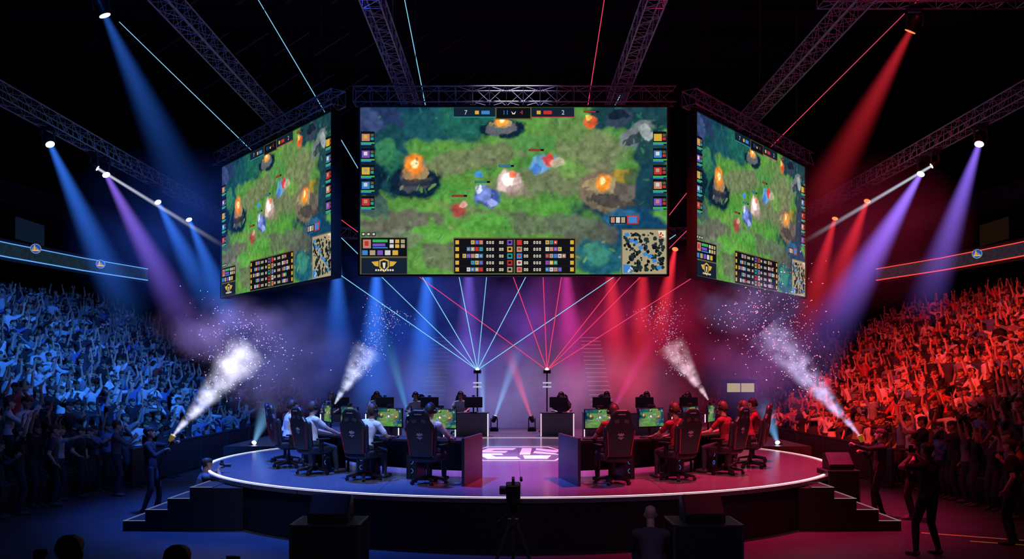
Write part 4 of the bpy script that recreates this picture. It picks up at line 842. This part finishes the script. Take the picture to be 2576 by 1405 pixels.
m = MB(); m.box((0, -.02, .24), (.03, .22, .025)); m.box((0, -.12, .215), (.03, .025, .05)); m.box((0, .08, .215), (.03, .025, .05)); obj('handle', m, BLACK, t, bevel=.005)
obj('viewfinder', MB().box((-.1, -.1, .14), (.07, .14, .07)), BLACK, t, bevel=.01); obj('microphone', MB().cap((.08, .05, .22), (.08, .26, .22), .015, .015, 8), BLACK, t)
# control booth
t = thing('control_booth', 'small dark booth with two lit windows at right rear', 'booth', (8.82, 34.2, 0)); obj('body', MB().box((0, .4, 1.3), (1.12, .8, 2.6)), CASE, t, bevel=.02); obj('roof', MB().box((0, .4, 2.64), (1.18, .9, .08)), CASE, t)
for x in (-.27, .27): obj('window', MB().box((x, -.01, 2.36), (.5, .03, .34)), em('booth_light', (.75, .6, .3), .5), t)

# ---------------------------------------------------------------- jets, smoke, confetti, haze; stage light painted in as their own glow
CONF = [pm('confetti_white', (.8, .8, .95), .6, es=.8), pm('confetti_blue', (.35, .5, 1.), .6, es=.8), pm('confetti_pink', (1., .35, .5), .6, es=.8)]  # emission paints in the stage light that the pieces catch
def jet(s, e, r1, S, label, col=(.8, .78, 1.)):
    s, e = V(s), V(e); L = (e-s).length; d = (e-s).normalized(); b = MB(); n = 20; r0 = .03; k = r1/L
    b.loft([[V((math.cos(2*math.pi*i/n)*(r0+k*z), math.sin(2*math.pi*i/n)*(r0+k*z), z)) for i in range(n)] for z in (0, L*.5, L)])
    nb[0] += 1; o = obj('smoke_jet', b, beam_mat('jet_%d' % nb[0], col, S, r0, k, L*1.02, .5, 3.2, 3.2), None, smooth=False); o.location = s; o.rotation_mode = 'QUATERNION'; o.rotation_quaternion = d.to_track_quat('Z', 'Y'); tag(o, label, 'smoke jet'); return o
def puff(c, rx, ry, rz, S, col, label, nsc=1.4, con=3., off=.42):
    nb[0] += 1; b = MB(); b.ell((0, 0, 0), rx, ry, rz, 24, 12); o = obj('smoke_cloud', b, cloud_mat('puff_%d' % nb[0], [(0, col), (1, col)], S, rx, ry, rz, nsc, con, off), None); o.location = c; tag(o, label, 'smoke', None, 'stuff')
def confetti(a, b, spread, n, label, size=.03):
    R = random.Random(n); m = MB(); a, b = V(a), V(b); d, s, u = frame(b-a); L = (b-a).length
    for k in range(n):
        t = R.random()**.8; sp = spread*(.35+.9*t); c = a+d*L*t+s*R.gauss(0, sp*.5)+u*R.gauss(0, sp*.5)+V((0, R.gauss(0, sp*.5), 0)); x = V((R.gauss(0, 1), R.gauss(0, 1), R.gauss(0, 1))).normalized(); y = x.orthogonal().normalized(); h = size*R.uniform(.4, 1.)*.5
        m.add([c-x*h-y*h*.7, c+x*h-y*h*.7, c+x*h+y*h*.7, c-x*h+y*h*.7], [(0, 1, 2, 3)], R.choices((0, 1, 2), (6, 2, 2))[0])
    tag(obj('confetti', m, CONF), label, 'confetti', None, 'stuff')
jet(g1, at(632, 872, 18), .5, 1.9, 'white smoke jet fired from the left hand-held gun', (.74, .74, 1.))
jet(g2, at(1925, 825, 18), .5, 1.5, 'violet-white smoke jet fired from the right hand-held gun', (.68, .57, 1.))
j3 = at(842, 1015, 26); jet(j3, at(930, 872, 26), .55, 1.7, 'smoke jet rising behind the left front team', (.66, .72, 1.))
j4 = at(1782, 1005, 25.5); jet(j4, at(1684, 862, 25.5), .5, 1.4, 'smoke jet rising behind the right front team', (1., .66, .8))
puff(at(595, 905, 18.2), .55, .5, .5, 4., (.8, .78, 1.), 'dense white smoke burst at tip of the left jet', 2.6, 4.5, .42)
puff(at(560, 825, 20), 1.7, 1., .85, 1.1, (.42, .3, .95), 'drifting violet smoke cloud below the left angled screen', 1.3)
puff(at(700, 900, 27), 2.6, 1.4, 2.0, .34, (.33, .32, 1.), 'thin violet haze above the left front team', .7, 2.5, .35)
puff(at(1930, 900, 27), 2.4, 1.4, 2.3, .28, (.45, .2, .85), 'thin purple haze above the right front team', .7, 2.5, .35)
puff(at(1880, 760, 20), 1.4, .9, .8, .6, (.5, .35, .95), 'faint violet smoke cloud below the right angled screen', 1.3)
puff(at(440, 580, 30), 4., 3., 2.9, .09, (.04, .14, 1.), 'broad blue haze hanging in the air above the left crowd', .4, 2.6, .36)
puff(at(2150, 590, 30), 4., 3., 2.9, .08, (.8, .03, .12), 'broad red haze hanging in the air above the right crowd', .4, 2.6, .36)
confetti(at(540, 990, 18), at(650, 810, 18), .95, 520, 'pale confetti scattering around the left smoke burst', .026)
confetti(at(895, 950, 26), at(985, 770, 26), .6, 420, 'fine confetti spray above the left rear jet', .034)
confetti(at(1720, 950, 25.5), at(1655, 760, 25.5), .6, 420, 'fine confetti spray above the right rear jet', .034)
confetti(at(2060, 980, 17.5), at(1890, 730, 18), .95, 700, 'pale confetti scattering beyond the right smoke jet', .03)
def haze(c, rx, ry, rz, S, cols, label, nsc, con, off):
    nb[0] += 1; hz = MB(); hz.ell((0, 0, 0), rx, ry, rz, 32, 16); o = obj('haze', hz, cloud_mat('haze_%d' % nb[0], cols, S, rx, ry, rz, nsc, con, off), None); o.location = c; tag(o, label, 'haze', None, 'stuff')  # graded glow replaces coloured lamps lighting the haze
haze((.3, 38.6, 4.2), 13.5, 5.5, 5.2, .115, [(0, (.02, .1, .9)), (1, (.9, .02, .06)), (.36, (.04, .13, 1.)), (.5, (.26, .1, .75)), (.62, (.75, .03, .18))], 'blue to magenta haze hanging behind the rear players', .45, 4., .4)
haze((.2, 33.6, 2.2), 8., 2., 2.3, .22, [(0, (.15, .25, 1.)), (1, (.9, .15, .35)), (.5, (.6, .5, 1.))], 'low lavender haze glowing just behind the rear desks', .6, 2.2, .3)

# ---------------------------------------------------------------- lights
def spot(loc, tgt, col, P, deg, blend=.5, rad=.4):
    l = bpy.data.lights.new('spot', 'SPOT'); l.color = col; l.energy = P; l.spot_size = math.radians(deg); l.spot_blend = blend; l.shadow_soft_size = rad
    o = bpy.data.objects.new('spot_lamp', l); C.objects.link(o); o.location = loc; o.rotation_mode = 'QUATERNION'; o.rotation_quaternion = (V(tgt)-V(loc)).to_track_quat('-Z', 'Y'); return o
BL, RD = (.018, .2, 1.), (1., .035, .014)
spot((-2.3, 17, 10.4), (-13.8, 29.5, 2.6), BL, 14500, 52, 1., .12)
spot((2.3, 17, 10.4), (13.8, 29.5, 2.6), RD, 16500, 52, 1., .12)
spot((-3.2, 12, 9.4), (-13.5, 29.5, 2.4), BL, 1500, 44, 1., .15)
spot((3.2, 12, 9.4), (13.5, 29.5, 2.4), RD, 2000, 44, 1., .15)
spot((-5.2, 18, 14.5), (-3.2, 19, .9), (.03, .13, 1.), 26000, 52, .7)
spot((5.3, 18, 14.5), (3.5, 19, .9), (1., .02, .12), 22000, 52, .7)
spot((-2, 10, 13), (-3.4, 17.5, 1.6), (.5, .62, 1.), 4200, 28, .8)
spot((2, 10, 13), (3.4, 17.5, 1.6), (1., .16, .2), 5500, 28, .8)
spot((0, 25, 16), (.16, 22.3, .85), (.68, .7, 1.), 14000, 24, 1.)
spot((-3, 35, 13.5), (-2.2, 28, 1), (.3, .42, 1.), 6500, 50, .7)
spot((3, 35, 13.5), (2.4, 28, 1), (1., .2, .5), 6500, 50, .7)
spot((-9, 16, 17), (-7, 26, 10), BL, 650, 80, .7); spot((9, 16, 17), (7, 26, 10), (1., .04, .1), 650, 80, .7)  # unseen lamps added overhead to tint the trusses blue and red
spot((-5, 12, 15), (-8, 16, 0), (.05, .15, .8), 1500, 60, .8); spot((5, 12, 15), (8, 16, 0), (.9, .03, .08), 1500, 60, .8)  # unseen lamps added to tint the floor on each side
spot((1, 4, 8), (1., 11, .6), (.5, .3, .7), 450, 55, .8)  # unseen lamp added to lift the dark foreground figures
